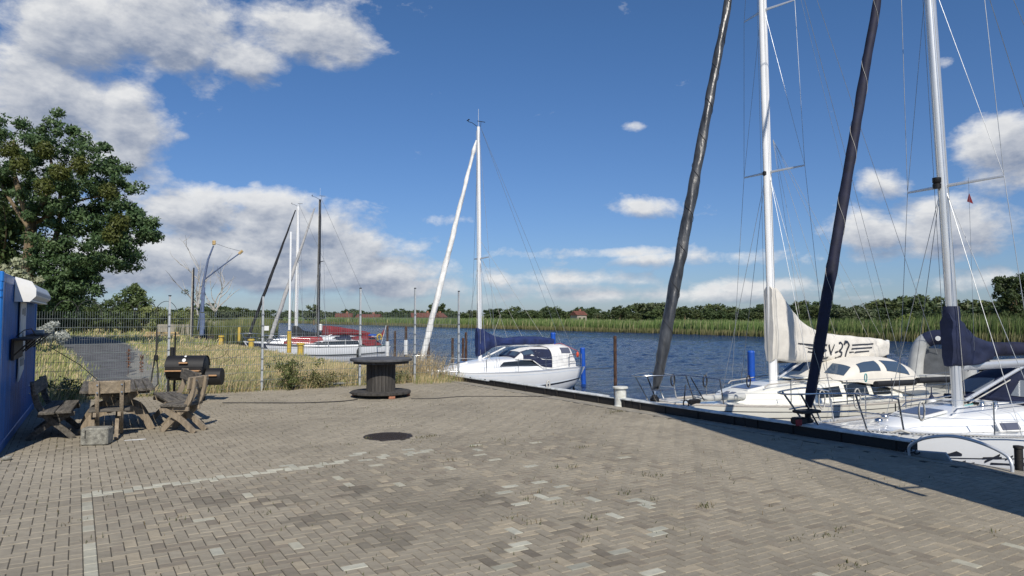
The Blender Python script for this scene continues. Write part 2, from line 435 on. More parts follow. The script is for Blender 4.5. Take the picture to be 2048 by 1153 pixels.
cnt = 0
for n_, (x, y, w_, h_, t) in enumerate(cand):
    v, f = brick_geo(w_, h_, n_)
    tx, ty = random.gauss(0, .005), random.gauss(0, .005); dz = random.gauss(0, .0012) - .002
    v = v.copy(); v[:, 2] += v[:, 0]*tx + v[:, 1]*ty + dz
    tone = paver_tone(x, y, t)
    if n_ < 300 and in_frame(x, y):
        me_o = fast_mesh('paver', v, f, 'paver', np.tile(np.array(tone), (len(v), 1)), pav); me_o.location = (x, y, 0)
    else:
        o_ = cnt * 12; cnt += 1
        Vs.append(v + np.array([x, y, 0])); Fs.append(np.array(f) + o_); Ts.append(np.tile(np.array(tone), (12, 1)))
pv = fast_mesh('pavers', np.concatenate(Vs), np.concatenate(Fs), 'paver', np.concatenate(Ts), pav); kind(pv, 'stuff')

# concrete edging between paving and kerb, joined stones
for a, b in ((2.0, 4.4), (4.41, 7.0), (7.01, 9.6), (9.61, 12.2), (12.21, 14.8), (14.81, 17.4), (17.41, 19.6)):
    MB().add([(kx(a)-.3, a, -.4), (kx(a)+.04, a, -.4), (kx(b)+.04, b, -.4), (kx(b)-.3, b, -.4), (kx(a)-.3, a, .004), (kx(a)+.04, a, .004), (kx(b)+.04, b, .004), (kx(b)-.3, b, .004)],
             [(3,2,1,0),(4,5,6,7),(0,1,5,4),(1,2,6,5),(2,3,7,6),(3,0,4,7)]).build('edging_stone', 'concrete', quay)
# raised steel kerb, black face and white top, in lengths
kb = thing('quay_kerb', 'long low steel kerb, black faced and white topped, along the water edge', 'kerb', (kx(5.7), 5.7, 0), 0)
ends = [5.7, 8.6, 11.5, 14.4, 17.3, 20.4]
dy0 = 5.7; dx0 = kx(5.7)
for a, b in zip(ends[:-1], ends[1:]):
    b2 = b - .012
    def K(x, y, z): return (x - dx0, y - dy0, z)
    top = .19 if a < 17 else .15
    q = [K(kx(a)+.03, a, .006), K(kx(a)+.17, a, .006), K(kx(b2)+.17, b2, .006), K(kx(b2)+.03, b2, .006), K(kx(a)+.03, a, top-.03), K(kx(a)+.17, a, top-.03), K(kx(b2)+.17, b2, top-.03), K(kx(b2)+.03, b2, top-.03)]
    fc = [(3,2,1,0),(4,5,6,7),(0,1,5,4),(1,2,6,5),(2,3,7,6),(3,0,4,7)]
    MB().add(q, fc).build('kerb_face', 'kerb_black', kb)
    rows = []
    for yy in (a, b2):
        x = kx(yy); rows.append([K(x+.005, yy, top-.03), K(x+.005, yy, top-.012), K(x+.02, yy, top), K(x+.17, yy, top), K(x+.19, yy, top-.012), K(x+.19, yy, top-.03)])
    MB().grid(rows).build('kerb_top', 'kerb_white', kb)
    for q_ in (.25, 1.1, 1.95, 2.65):
        yy = a + q_; MB().lathe((0,0,0), [(.016,0),(.016,.01),(0,.014)], 8, Matrix.Rotation(R(-90),3,'Y')).build('bolt', 'rust', kb, None, K(kx(yy)+.03, yy, .09))
        MB().bbox(K(kx(yy)+.02, yy, .09), (.02, .05, .16), .004).build('bracket', 'kerb_black', kb)

# ---- water
wm = bpy.data.materials.new('river_water'); wm.use_nodes = True; t = wm.node_tree; b = t.nodes['Principled BSDF']
b.inputs['Base Color'].default_value = (.004, .028, .10, 1); b.inputs['Roughness'].default_value = .12; b.inputs['IOR'].default_value = 1.33
g_ = t.nodes.new('ShaderNodeNewGeometry'); hs = []
for sc, st in (((.9, 2.2, 1), 1.0), ((3.5, 8.0, 1), .45), ((.12, .3, 1), 1.5)):
    mp = t.nodes.new('ShaderNodeMapping'); mp.inputs['Scale'].default_value = sc; mp.inputs['Rotation'].default_value = (0, 0, R(25)); t.links.new(g_.outputs['Position'], mp.inputs[0])
    no = t.nodes.new('ShaderNodeTexNoise'); no.inputs['Scale'].default_value = 1; no.inputs['Detail'].default_value = 5; no.inputs['Roughness'].default_value = .6; t.links.new(mp.outputs[0], no.inputs['Vector'])
    m_ = t.nodes.new('ShaderNodeMath'); m_.operation = 'MULTIPLY'; m_.inputs[1].default_value = st; t.links.new(no.outputs[0], m_.inputs[0]); hs.append(m_.outputs[0])
a1 = t.nodes.new('ShaderNodeMath'); t.links.new(hs[0], a1.inputs[0]); t.links.new(hs[1], a1.inputs[1])
a2 = t.nodes.new('ShaderNodeMath'); t.links.new(a1.outputs[0], a2.inputs[0]); t.links.new(hs[2], a2.inputs[1])
bp = t.nodes.new('ShaderNodeBump'); bp.inputs['Strength'].default_value = .9; bp.inputs['Distance'].default_value = .75
t.links.new(a2.outputs[0], bp.inputs['Height']); t.links.new(bp.outputs[0], b.inputs['Normal'])
zz = WATER-.16
wo = MB().add([(9, -400, zz), (140, -400, zz), (140, 900, zz), (9, 900, zz)], [(0,1,2,3)]).build('river_far_reach', wm); kind(wo, 'structure')
NA, NR = 760, 560
ta = np.radians(np.linspace(-3, 82, NA)); rr_ = np.geomspace(9.5, 330, NR)
AA, RR = np.meshgrid(ta, rr_); wx, wy = RR*np.sin(AA), RR*np.cos(AA); wz = np.zeros_like(wx)
wr = np.random.default_rng(11)
for _ in range(46):
    lam = math.exp(wr.uniform(math.log(.35), math.log(3.2))); th_ = math.radians(115) + wr.normal(0, .55); k_ = 2*math.pi/lam
    ph = k_*(wx*math.cos(th_) + wy*math.sin(th_)) + wr.uniform(0, 6.28); wz += .0039*lam**.9*np.sin(ph)
gust = np.clip(.78 + .45*np.sin(wx*.11 + wy*.05 + 1.3*np.sin(wy*.07)) + .2*np.sin(wx*.31 - wy*.23), .35, 1.3)
wz *= gust
Vw = np.stack([wx.ravel(), wy.ravel(), WATER + wz.ravel()], 1); ii = np.arange(NR-1)[:, None]*NA + np.arange(NA-1)[None, :]; ii = ii.ravel()
keepq = (Vw[ii, 0] > np.interp(Vw[ii, 1], [p[1] for p in near_edge], [p[0] for p in near_edge]) - .5) & (Vw[ii, 0] < 92)
ii = ii[keepq]; wo = fast_mesh('river', Vw, np.stack([ii, ii+1, ii+NA+1, ii+NA], 1), wm); kind(wo, 'structure')
wo.data.shade_smooth()
# near waves: real relief near the boats
# ---- far bank
far_edge = [(95, -400), (88, 20), (86, 48), (88, 96), (85, 170), (81, 241), (76, 400), (66, 900)]
mb = MB(); n = len(far_edge)
mb.add([(x, y, WATER-.3) for x, y in far_edge] + [(x+3, y, -.75) for x, y in far_edge] + [(3000, y*1.0, -.7) for x, y in far_edge],
       [(i, i+1, n+i+1, n+i) for i in range(n-1)] + [(n+i, n+i+1, 2*n+i+1, 2*n+i) for i in range(n-1)])
kind(mb.build('far_bank', 'meadow'), 'structure')
mb = MB().add([(-1500, 900, -.7), (3000, 900, -.7), (3000, 5000, -.7), (-1500, 5000, -.7)], [(0,1,2,3)]); kind(mb.build('far_land', 'meadow'), 'structure')
def fx(y): return float(np.interp(y, [p[1] for p in far_edge], [p[0] for p in far_edge]))
def nx(y): return float(np.interp(y, [p[1] for p in near_edge], [p[0] for p in near_edge]))

# ---- asphalt track behind the fence
trk = [at(px, py) for px, py in [(20,790),(330,787),(345,765),(322,730),(300,705),(262,686),(215,674),(150,674),(95,680),(120,705),(150,735),(160,765),(150,786)]]
def ragged(pts, z, name, m, amp):
    out = []; n_ = len(pts)
    for i in range(n_):
        a, b_ = pts[i], pts[(i+1) % n_]; k_ = max(2, int((b_-a).length/.35))
        for j in range(k_):
            q_ = a.lerp(b_, j/k_); w_ = amp*mnoise.noise(Vector((q_.x*.9, q_.y*.9, 2)))*2 + amp*.5*mnoise.noise(Vector((q_.x*3, q_.y*3, 7))); out.append((q_.x+w_, q_.y+w_*.6))
    return rect_sheet(name, out, z, m)
mat('gravel', (.28,.27,.235), .95, scale=1.5, bump=.6, bscale=40, var=.2)
ragged(trk[1:], .004, 'gravel_track', 'gravel', .35)
ragged([at(px, py) for px, py in [(256,787),(262,740),(270,712),(262,692),(215,677),(150,677),(112,684),(130,705),(150,735),(162,765),(165,787)]], .010, 'asphalt_track', 'asphalt', .18)

# ------------------------------------------------------------------ blades
def blades(name, P, H, W, tones, m='grass', lean=.35, wind=(.25, .1)):
    n = len(P); a = RNG.uniform(0, 2*np.pi, n); la = RNG.uniform(0, 2*np.pi, n); ln = RNG.uniform(0, lean, n) * H
    dx = np.stack([np.cos(a)*W/2, np.sin(a)*W/2, np.zeros(n)], 1)
    up = np.stack([np.cos(la)*ln + wind[0]*H, np.sin(la)*ln + wind[1]*H, H], 1)
    mid = P + up*np.array([.32, .32, .58]); tip = P + up
    V = np.stack([P-dx, P+dx, mid+dx*.8, mid-dx*.8, tip+dx*.12, tip-dx*.12], 1).reshape(-1, 3)
    o = np.arange(n)[:, None]*6
    Fc = np.concatenate([o+np.array([[0,1,2,3]]), o+np.array([[3,2,4,5]])], 0)
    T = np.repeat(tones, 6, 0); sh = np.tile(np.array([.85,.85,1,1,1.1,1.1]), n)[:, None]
    return kind(fast_mesh(name, V, Fc, m, T*sh), 'stuff')
def tones(n, a, b, c=None, pc=0.0):
    t = RNG.uniform(0, 1, (n, 1)); T = np.array(a)*(1-t) + np.array(b)*t
    if c is not None: msk = RNG.uniform(0, 1, n) < pc; T[msk] = np.array(c)
    return T * RNG.uniform(.8, 1.2, (n, 1))
# dry grass beyond the fence
def rnd_ground(n, x0, x1, y0, y1, bias=1.0, keep=None):
    out = []
    x = RNG.uniform(x0, x1, n*3); y = y0 + (y1-y0)*RNG.uniform(0, 1, n*3)**bias
    ok = np.ones(len(x), bool) if keep is None else keep(x, y)
    x, y = x[ok][:n], y[ok][:n]; return np.stack([x, y, np.full(len(x), -.03)], 1)
tp = np.array([(p.x, p.y) for p in trk[1:]])
def in_poly(x, y, poly):
    c = np.zeros(len(x), bool); j = len(poly)-1
    for i in range(len(poly)):
        xi, yi = poly[i]; xj, yj = poly[j]
        c ^= ((yi > y) != (yj > y)) & (x < (xj-xi)*(y-yi)/(yj-yi+1e-12)+xi); j = i
    return c
kp = lambda x, y: (~in_poly(x, y, tp)) & (x < np.interp(y, [p[1] for p in near_edge], [p[0] for p in near_edge]) - .5)
straw, straw2, grn, grn2 = (.74,.59,.34), (.56,.46,.25), (.26,.30,.10), (.12,.17,.05)
def patch_noise(P, s, k=0): return np.array([mnoise.noise(Vector((p[0]*s, p[1]*s, k))) for p in P])
P = rnd_ground(30000, 2.2, 9.9, 19.7, 48, 1.3, kp); nz = patch_noise(P, .35)
T = tones(len(P), straw, straw2, (.30,.34,.12), .28); T[nz > .12] = tones(int((nz > .12).sum()), (.28,.32,.11), straw2)
H = RNG.uniform(.06, .24, len(P)) * (1 + .8*np.clip(nz, 0, 1)) ; H[P[:, 1] < 22] *= 1.3
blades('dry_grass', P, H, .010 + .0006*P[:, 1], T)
P = rnd_ground(16000, -9, 3.2, 19.6, 60, 1.2, kp); nz = patch_noise(P, .25, 4)
T = tones(len(P), (.46,.47,.18), grn, straw, .25); H = RNG.uniform(.06, .24, len(P))*(1+np.clip(nz, -.3, 1))
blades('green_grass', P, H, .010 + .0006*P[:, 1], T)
P = rnd_ground(14000, -40, 9.9, 48, 130, 1.2, kp); T = tones(len(P), (.42,.42,.17), grn, straw, .3)
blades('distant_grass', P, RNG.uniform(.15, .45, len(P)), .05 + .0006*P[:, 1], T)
# tufts creeping over the ragged edges of the track
EP = []
for a_, b_ in zip(trk[1:], trk[2:] + [trk[1]]):
    k_ = int((b_-a_).length*40)
    for _ in range(k_):
        q_ = a_.lerp(b_, random.random()); EP.append((q_.x+random.gauss(0,.22), q_.y+random.gauss(0,.3), -.02))
P = np.array(EP); P = P[P[:, 1] > 19.7]; blades('track_edge_grass', P, RNG.uniform(.06, .26, len(P)), .012 + .0006*P[:, 1], tones(len(P), (.46,.47,.18), grn, straw, .3))
# fringe at the foot of the fence
P = np.concatenate([rnd_ground(3200, -4, 9.6, 19.05, 19.8), rnd_ground(900, -2.2, .3, 18.4, 19.6), rnd_ground(500, 8.3, 9.9, 18.6, 19.5)]); nz = patch_noise(P, .8, 2)
blades('fence_foot_grass', P + np.array([0,0,.0]), RNG.uniform(.06, .30, len(P))*(1+np.clip(nz*1.5, -.6, 1.2)), .010, tones(len(P), straw, straw2, grn, .4))
# taller straw heads standing by the water
P = rnd_ground(700, 8.2, 9.9, 19.5, 21.5); blades('seeding_grass', P, RNG.uniform(.5, .95, len(P)), .012, tones(len(P), (.55,.42,.22), straw))
P = rnd_ground(2500, 5.2, 9.0, 19.9, 23.0); blades('tall_dry_grass', P, RNG.uniform(.3, .62, len(P)), .012, tones(len(P), (.75,.60,.33), straw, (.26,.30,.10), .15))
# weeds in the joints of the paving
wp = []
for px, py, k in [(1160,896,14),(860,873,22),(840,876,14),(735,878,10),(1240,823,26),(1225,825,16),(1060,1000,8),(1080,985,8),(1130,1010,8),(1300,1000,8),(1410,1013,26),(900,920,8),(1250,988,12),(1145,935,12),(1110,935,8),(1290,950,10),(1320,953,10),(385,830,4),(830,885,8),
                   (1020,1035,10),(960,990,6),(1060,1045,8),(1185,1040,10),(700,890,8),(520,1027,4),(345,1040,4),(1160,1080,8),(1600,1080,10),(1650,1070,8),(1680,1060,8),(1545,880,5),(1990,1065,8),(1700,1130,12),(950,893,12),(1000,880,8),(640,895,4),(180,1080,4),(150,1045,4)]:
    c = at(px, py)
    for _ in range(k*2): wp.append((c.x + random.gauss(0, .06), c.y + random.gauss(0, .05), -.008))
for _ in range(2600):
    i, j = random.uniform(-1, 9.6), random.uniform(4.5, 18)
    if mnoise.noise(Vector((i*.5, j*.5, 6))) < .02 and random.random() < .8: continue
    if random.random() < .5: i = round(i/.1)*.1
    else: j = round(j/.1)*.1
    wp.append((i, j, -.008))
P = np.array(wp); blades('joint_weeds', P, RNG.uniform(.012, .05, len(P)), .008, tones(len(P), (.16,.17,.07), (.07,.09,.03), (.22,.17,.09), .3), lean=.9, wind=(0,0))

# ---- reeds
def reed_band(name, n, y0, y1, xf, x0, x1, h0, h1, wbase, z, yp=1.0, cols=((.12,.21,.06),(.26,.33,.12),(.50,.46,.26),.08), wind=(.10,-.05), side='far'):
    y = y0 + (y1-y0)*RNG.uniform(0, 1, n)**yp; off = RNG.uniform(0, 1, n)**1.4*(x1-x0) + x0
    x = np.array([xf(v) for v in y]) + off + .8*np.array([mnoise.noise(Vector((v*.12, 0, 0))) for v in y])
    P = np.stack([x, y, np.full(n, z)], 1)
    nz = np.array([mnoise.noise(Vector((v*.10, 3, 0)))*.6 + mnoise.noise(Vector((v*.5, 7, u*.4)))*.4 for v, u in zip(y, off)])
    H = RNG.uniform(h0, h1, n)*(1 + .28*nz); W = wbase*(np.hypot(x, y)/90)
    T = tones(n, *cols); T *= (1 + .35*nz)[:, None]
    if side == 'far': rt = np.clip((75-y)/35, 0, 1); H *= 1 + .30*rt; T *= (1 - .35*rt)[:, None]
    low = off < x0 + (x1-x0)*.10
    H[low] *= .4; T[low] = tones(int(low.sum()), (.30,.27,.14), (.16,.18,.07))
    return blades(name, P, H, W, T, lean=.18, wind=wind)
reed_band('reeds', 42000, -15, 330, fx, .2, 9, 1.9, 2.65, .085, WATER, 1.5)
reed_band('near_bank_reeds', 9000, 76, 150, nx, -4, 1.5, 1.9, 2.6, .07, -.9, 1.3, cols=((.16,.20,.065),(.24,.26,.10),(.42,.37,.2),.1), wind=(.08,0))

# ------------------------------------------------------------------ trees
def leaf_cloud(C, per, spread, size, colA, colB, flat=.8, seed=0, wind=(0,0)):
    """C: (k,4) clump centres and radii -> verts, faces, tones"""
    C = np.asarray(C); k = len(C); n = k*per
    d = RNG.normal(0, 1, (n, 3)); d /= np.linalg.norm(d, axis=1)[:, None]; rr = RNG.uniform(.15, 1, n)**.6
    c = np.repeat(C, per, 0); off = d*(rr*c[:, 3])[:, None]; off[:, 2] *= flat
    off[:, 0] += wind[0]*np.abs(off[:, 2]); P = c[:, :3] + off
    a = RNG.normal(0, 1, (n, 3)); a /= np.linalg.norm(a, axis=1)[:, None]; b = np.cross(a, d + .3*RNG.normal(0, 1, (n, 3))); b /= (np.linalg.norm(b, axis=1)[:, None] + 1e-9)
    s = (size*RNG.uniform(.6, 1.35, n))[:, None]
    V = np.stack([P - a*s, P + b*s*.45, P + a*s, P - b*s*.45], 1).reshape(-1, 3)
    Fc = np.arange(n*4).reshape(-1, 4)
    ct = np.repeat(RNG.uniform(0, 1, (k, 1)), per, 0)*.6 + RNG.uniform(0, 1, (n, 1))*.4
    T = np.array(colA)*(1-ct) + np.array(colB)*ct; T *= RNG.uniform(.8, 1.2, (n, 1))
    return V, Fc, np.repeat(T, 4, 0)
def limbs(mb, base, tips, r0, bend=.25):
    base = Vector(base)
    for tp_, rr in tips:
        tp_ = Vector(tp_); pts = []; m = 6
        off = Vector((random.gauss(0, 1), random.gauss(0, 1), random.gauss(0, .5)))*(tp_-base).length*.07
        for i in range(m+1):
            s = i/m; p = base.lerp(tp_, s); p.z += math.sin(s*math.pi)*(tp_-base).length*bend*.25; p += off*math.sin(s*math.pi)
            pts.append(p)
        mb.tube(pts, [rr*(1-.8*i/m) for i in range(m+1)], 6)
def bezier(pts, n=16):
    pts = [Vector(p) for p in pts]; out = []
    m = len(pts)
    for i in range(n+1):
        t = i/n*(m-1); k = min(int(t), m-2); u = t-k
        p0, p1, p2, p3 = pts[max(k-1,0)], pts[k], pts[k+1], pts[min(k+2, m-1)]
        out.append(.5*((2*p1)+(-p0+p2)*u+(2*p0-5*p1+4*p2-p3)*u*u+(-p0+3*p1-3*p2+p3)*u**3))
    return out

# big poplar behind the container: crown outline measured, real depth
def big_tree():
    D = 47.0
    bl = [(30,290,70,60),(120,275,75,50),(200,320,60,50),(60,370,60,45),(150,380,80,55),(225,375,45,40),(250,430,50,40),(180,450,80,55),(230,490,60,45),
          (140,500,60,45),(120,560,55,50),(190,530,50,40),(110,590,45,40),(160,575,50,40),(130,540,60,40),(290,440,35,25),(250,520,35,30),(90,430,40,40),(130,600,40,30),(15,350,45,50),(100,500,40,50),(300,465,22,14),(160,430,60,60)]
    root_p = at_d(57, 640, D); root_p.z = -.03
    t = thing('poplar_tree', 'huge old poplar with mistletoe balls towering behind the blue container', 'tree', root_p)
    C = []
    for px, py, rx, ry in bl:
        c0 = at_d(px, py, D); a, b = rx/F*D, ry/F*D
        for _ in range(int(8 + a*b*3.4)):
            d = Vector((random.gauss(0, 1), random.gauss(0, 1), random.gauss(0, 1))).normalized()*random.uniform(.35, 1.0)
            p = c0 + _r*d.x*a + Vector((0,0,1))*d.z*b + Vector((_f.x, _f.y, 0))*d.y*a*1.3
            C.append((p.x-root_p.x, p.y-root_p.y, p.z-root_p.z, random.uniform(.4, .8)))
    V, Fc, T = leaf_cloud(C, 150, 1, .125, (.048,.100,.036), (.13,.20,.080), .75)
    fast_mesh('crown', V, Fc, 'leaf', T, t)
    mb = MB()
    def q(px, py, dd=0): p = at_d(px, py, D+dd); return (p.x-root_p.x, p.y-root_p.y, p.z-root_p.z)
    mb.tube(bezier([(0,0,0), q(55,560), q(62,470), q(60,430)]), [.5-.25*i/16 for i in range(17)], 10)
    for path, r_ in (([(60,440),(40,390),(25,330),(28,280)], .26), ([(60,440),(90,400),(105,340),(90,290)], .22), ([(62,450),(100,430),(130,400),(170,360)], .17), ([(60,460),(20,400),(-5,350),(-20,320)], .15),
                     ([(95,520),(118,450),(122,380),(150,320)], .2), ([(120,420),(165,400),(230,390)], .12), ([(110,470),(170,430),(250,440),(300,445)], .12), ([(100,520),(160,520),(230,500)], .12), ([(60,500),(110,480),(180,460)], .12)):
        mb.tube(bezier([q(a, b, random.uniform(-1, 1)) for a, b in path]), [r_*(1-.75*i/16) for i in range(17)], 7)
    mb.build('trunk', 'bark', t, 60)
    Cm = []
    for px, py in [(88,375),(40,330),(120,345),(225,470),(240,445),(218,385),(20,300),(90,300),(160,330)]:
        c = q(px, py, -3.5); Cm.append((*c, .6))
    for c in Cm:
        V, Fc, T = leaf_cloud([c], 700, 1, .10, (.085,.105,.022), (.13,.15,.035), 1.0); fast_mesh('mistletoe', V, Fc, 'leaf', T, t)
    return t
big_tree()

def make_tree(name, label, cat, loc, blobs, per, leaf, colA, colB, trunk_pts, r0, barkm='bark', flat=.8, group=None, crad=(.3, .55), limbsN=8, dens=1.0):
    t = thing(name, label, cat, loc, 0, group); C = []
    for x, y, z, a, b in blobs:
        for _ in range(int((4 + a*b*5)*dens)):
            d = Vector((random.gauss(0, 1), random.gauss(0, 1), random.gauss(0, 1))).normalized()*random.uniform(.4, 1)
            C.append((x+d.x*a, y+d.y*a, z+d.z*b, random.uniform(*crad)*max(.5, min(a, b))))
    V, Fc, T = leaf_cloud(C, per, 1, leaf, colA, colB, flat); fast_mesh('crown', V, Fc, 'leaf', T, t)
    mb = MB(); mb.tube(bezier(trunk_pts, 8), [r0*(1-.6*i/8) for i in range(9)], 7)
    top = trunk_pts[-1]; tips = [((c[0], c[1], c[2]), r0*.28) for c in random.sample(C, min(limbsN, len(C)))]
    limbs(mb, (top[0]*.6, top[1]*.6, top[2]*.6), tips, r0); mb.build('trunk', barkm, t, 60)
    return t
# trees around the left end
p = at_d(-5, 640, 52); p.z = 0
make_tree('dark_tree', 'dark leafy tree cut by the picture edge left of the tall poplar', 'tree', p, [(0,0,9,3,3),(-1,1,5.5,3,2.6),(1.6,0,4.5,1.8,2),(.6,0,3,1.6,1.8)], 90, .2, (.04,.075,.024), (.10,.145,.045), [(0,0,0),(.2,0,4),(0,0,9)], .35)
p = at_d(262, 640, 95); p.z = 0
make_tree('birch_tree', 'lone full birch standing where the asphalt track ends', 'tree', p, [(0,0,4.6,2.1,1.6),(-1,.3,3.2,1.9,1.3),(1.0,0,3.4,1.8,1.4),(-1.6,0,2,1.5,1.0),(.5,0,5.4,1.4,.8),(1.2,0,2,1.6,1.0)], 60, .2, (.075,.12,.04), (.15,.20,.075), [(0,0,0),(.1,0,2.5),(.3,0,5)], .22, 'pale_bark', .9)
p = at_d(100, 655, 42); p.z = 0
make_tree('silver_bush', 'silvery white willow bush behind the far corner of the blue container', 'bush', p, [(0,0,.9,.75,.6),(.3,0,.6,.7,.5),(-.3,0,.7,.7,.6),(.1,0,1.25,.45,.3)], 160, .09, (.42,.45,.40), (.66,.68,.62), [(0,0,0),(.1,0,.5),(.1,0,.9)], .05, 'pale_bark', 1.0, limbsN=5)
p = at_d(18, 600, 36); p.z = 0
make_tree('silver_willow', 'pale yellow-green willow rising just over the container roof', 'tree', p, [(0,0,4.3,.9,.7),(.6,0,3.9,.7,.7),(-.8,0,4.3,.9,.6),(0,0,3.0,.9,.9),(1.0,0,3.2,.6,.8)], 130, .12, (.26,.29,.16), (.46,.48,.32), [(0,0,0),(.1,0,1.4),(.1,0,3)], .10)
# dark hedge under the poplar and behind the track
for k, (px, py, D, rx, rz, lab) in enumerate([(150,636,75,4.4,2.6,'dark hedge clump left of the end of the asphalt track'), (200,636,80,4.4,2.6,'dark hedge clump with a pale gap at the end of the track'), (310,636,84,5.0,2.1,'light green bush right of the lone birch'), (365,636,88,4.4,1.9,'green bush between the birch and the blue crane'), (105,628,62,2.4,2.6,'dark undergrowth at the foot of the poplar')]):
    p = at_d(px, py, D); p.z = 0; g1 = k in (2, 3)
    make_tree('bush', lab, 'bush', p, [(0,0,rz*.8,rx*.5,rz*.7),(-rx*.5,0,rz*.7,rx*.5,rz*.6),(rx*.5,0,rz*.6,rx*.5,rz*.55)], 110, .16, (.035,.06,.02) if not g1 else (.15,.20,.06), (.11,.15,.05) if not g1 else (.26,.28,.11), [(0,0,0),(0,0,.6),(0,0,1)], .08, limbsN=4)
# willow by the water, px 628
p = at_d(628, 645, 190); p.z = -.5
make_tree('round_willow', 'round grey-green willow on the bank behind the black-masted boat', 'tree', p, [(0,0,3.6,2.6,1.5),(-2,0,2.4,1.8,1.2),(2,0,2.5,1.8,1.2),(.3,0,4.6,1.5,.8)], 60, .28, (.09,.125,.06), (.17,.20,.11), [(0,0,0),(0,0,2),(0,0,3)], .3, limbsN=5)
# half-dead birches by the crane
def dead_birch(px, D, h, label, seed, leafy):
    random.seed(seed); p = at_d(px, 650, D); p.z = 0; t = thing('dead_birch', label, 'tree', p, 0, 'half-dead white birches beside the blue crane')
    mb = MB(); ends = []
    def br(a, d, ln, r_, lev):
        pts = [a]; c = Vector(a); dd = Vector(d)
        for i in range(6):
            dd = (dd + Vector((random.gauss(0, .14), random.gauss(0, .14), .04))).normalized(); c = c + dd*ln/6; pts.append(c.copy())
            if lev < 2 and i > 0 and random.random() < (.95 if lev == 0 else .5):
                s = (dd + Vector((random.gauss(0, .75), random.gauss(0, .75), random.uniform(-.1, .4)))).normalized(); br(c, s, ln*.5, r_*.5, lev+1)
        mb.tube(pts, [r_*(1-.75*i/6) for i in range(7)], 5); ends.append(pts[-1]); ends.append(pts[3])
    br(Vector((0,0,0)), Vector((.03,0,1)), h, .15, 0)
    for k in range(3): br(Vector((0,0,h*.35)), Vector((random.gauss(0,.35),0,1)).normalized(), h*.6, .10, 1)
    mb.build('trunk', 'pale_bark', t, 60)
    C = [(e.x, e.y, e.z, random.uniform(.35, .8)) for e in ends if e.z < h*leafy and random.random() < .8] or [(0,0,h*.3,.4)]
    V, Fc, T = leaf_cloud(C, 60, 1, .12, (.07,.09,.035), (.14,.16,.07), 1.0); fast_mesh('crown', V, Fc, 'leaf', T, t)
dead_birch(396, 92, 8.6, 'half-dead birch with bare white top and leaves lower down', 3, .62)
dead_birch(428, 95, 7.4, 'almost leafless white birch between the crane arms', 8, .2)
random.seed(21)

# far treeline: a few crowns shared by many trees
protos = []
for k in range(5):
    random.seed(40+k); bl = []
    for _ in range(5): bl.append((random.uniform(-2.6, 2.6), random.uniform(-2, 2), random.uniform(2.4, 4.6), random.uniform(1.8, 2.8), random.uniform(1.2, 2.0)))
    cA, cB = [((.05,.085,.03),(.10,.14,.055)), ((.07,.11,.04),(.13,.17,.065)), ((.04,.07,.028),(.08,.115,.045)), ((.10,.13,.065),(.16,.19,.10)), ((.07,.10,.04),(.13,.155,.055))][k]
    C = []
    for x, y, z, a, b in bl:
        for _ in range(13):
            d = Vector((random.gauss(0,1), random.gauss(0,1), random.gauss(0,1))).normalized(); C.append((x+d.x*a, y+d.y*a, z+d.z*b, random.uniform(.6, 1.1)))
    for _ in range(16): C.append((random.uniform(-3,3), random.uniform(-2,2), random.uniform(.4,1.8), random.uniform(.6,1.0)))
    V, Fc, T = leaf_cloud(C, 24, 1, .42, cA, cB, .85)
    mb = MB().tube([(0,0,0),(0,0,2.5),(.2,0,4.2)], [.35,.25,.1], 5)
    protos.append((V, Fc, T, mb))
pm = []
far_label = ['dark leafy horizon tree', 'mid green horizon tree', 'very dark horizon tree', 'pale grey-green horizon tree', 'olive horizon tree']
for k, (V, Fc, T, mb) in enumerate(protos):
    t = thing('horizon_tree', far_label[k], 'tree', (0, 0, -.7), 0, 'trees along the horizon, kind %s' % ['dark', 'mid green', 'very dark', 'pale', 'olive'][k])
    fast_mesh('crown', V, Fc, 'leaf', T, t); mb.build('trunk', 'bark', t, 60); pm.append([t, False])
random.seed(5)
def horizon_top(px):      # height of the tree tops above the horizon line, in photograph pixels
    return float(np.interp(px, [-200, 300, 440, 500, 560, 700, 900, 1000, 1100, 1180, 1300, 1400, 1500, 1600, 1700, 1800, 1900, 1960, 2048, 2200], [10, 10, 22, 14, 12, 12, 13, 14, 20, 15, 24, 24, 26, 25, 27, 32, 36, 40, 40, 40]))
SECT = [(130,'behind the poplar'),(330,'behind the lone birch'),(475,'left of the far end of the river'),(620,'between the crane and the round willow'),(720,'behind the red-covered boat'),(830,'just left of the brick farmhouse'),(960,'between the farmhouse and the slim mast'),(1100,'above the blue boom cover'),(1190,'around the solitary orange-roofed house'),
        (1300,'over the thin rusty pole'),(1400,'beside the silver furled sail'),(1530,'left of the white mast'),(1640,'over the peak of the beige sail cover'),(1780,'over the stripes of the beige sail cover'),(1880,'over the hung dinghy'),(1970,'right of the grey mast'),(9999,'at the right edge of the picture')]
def section(px): return next(s for a, s in SECT if px < a)
SEC_T = {}
px = -120.0
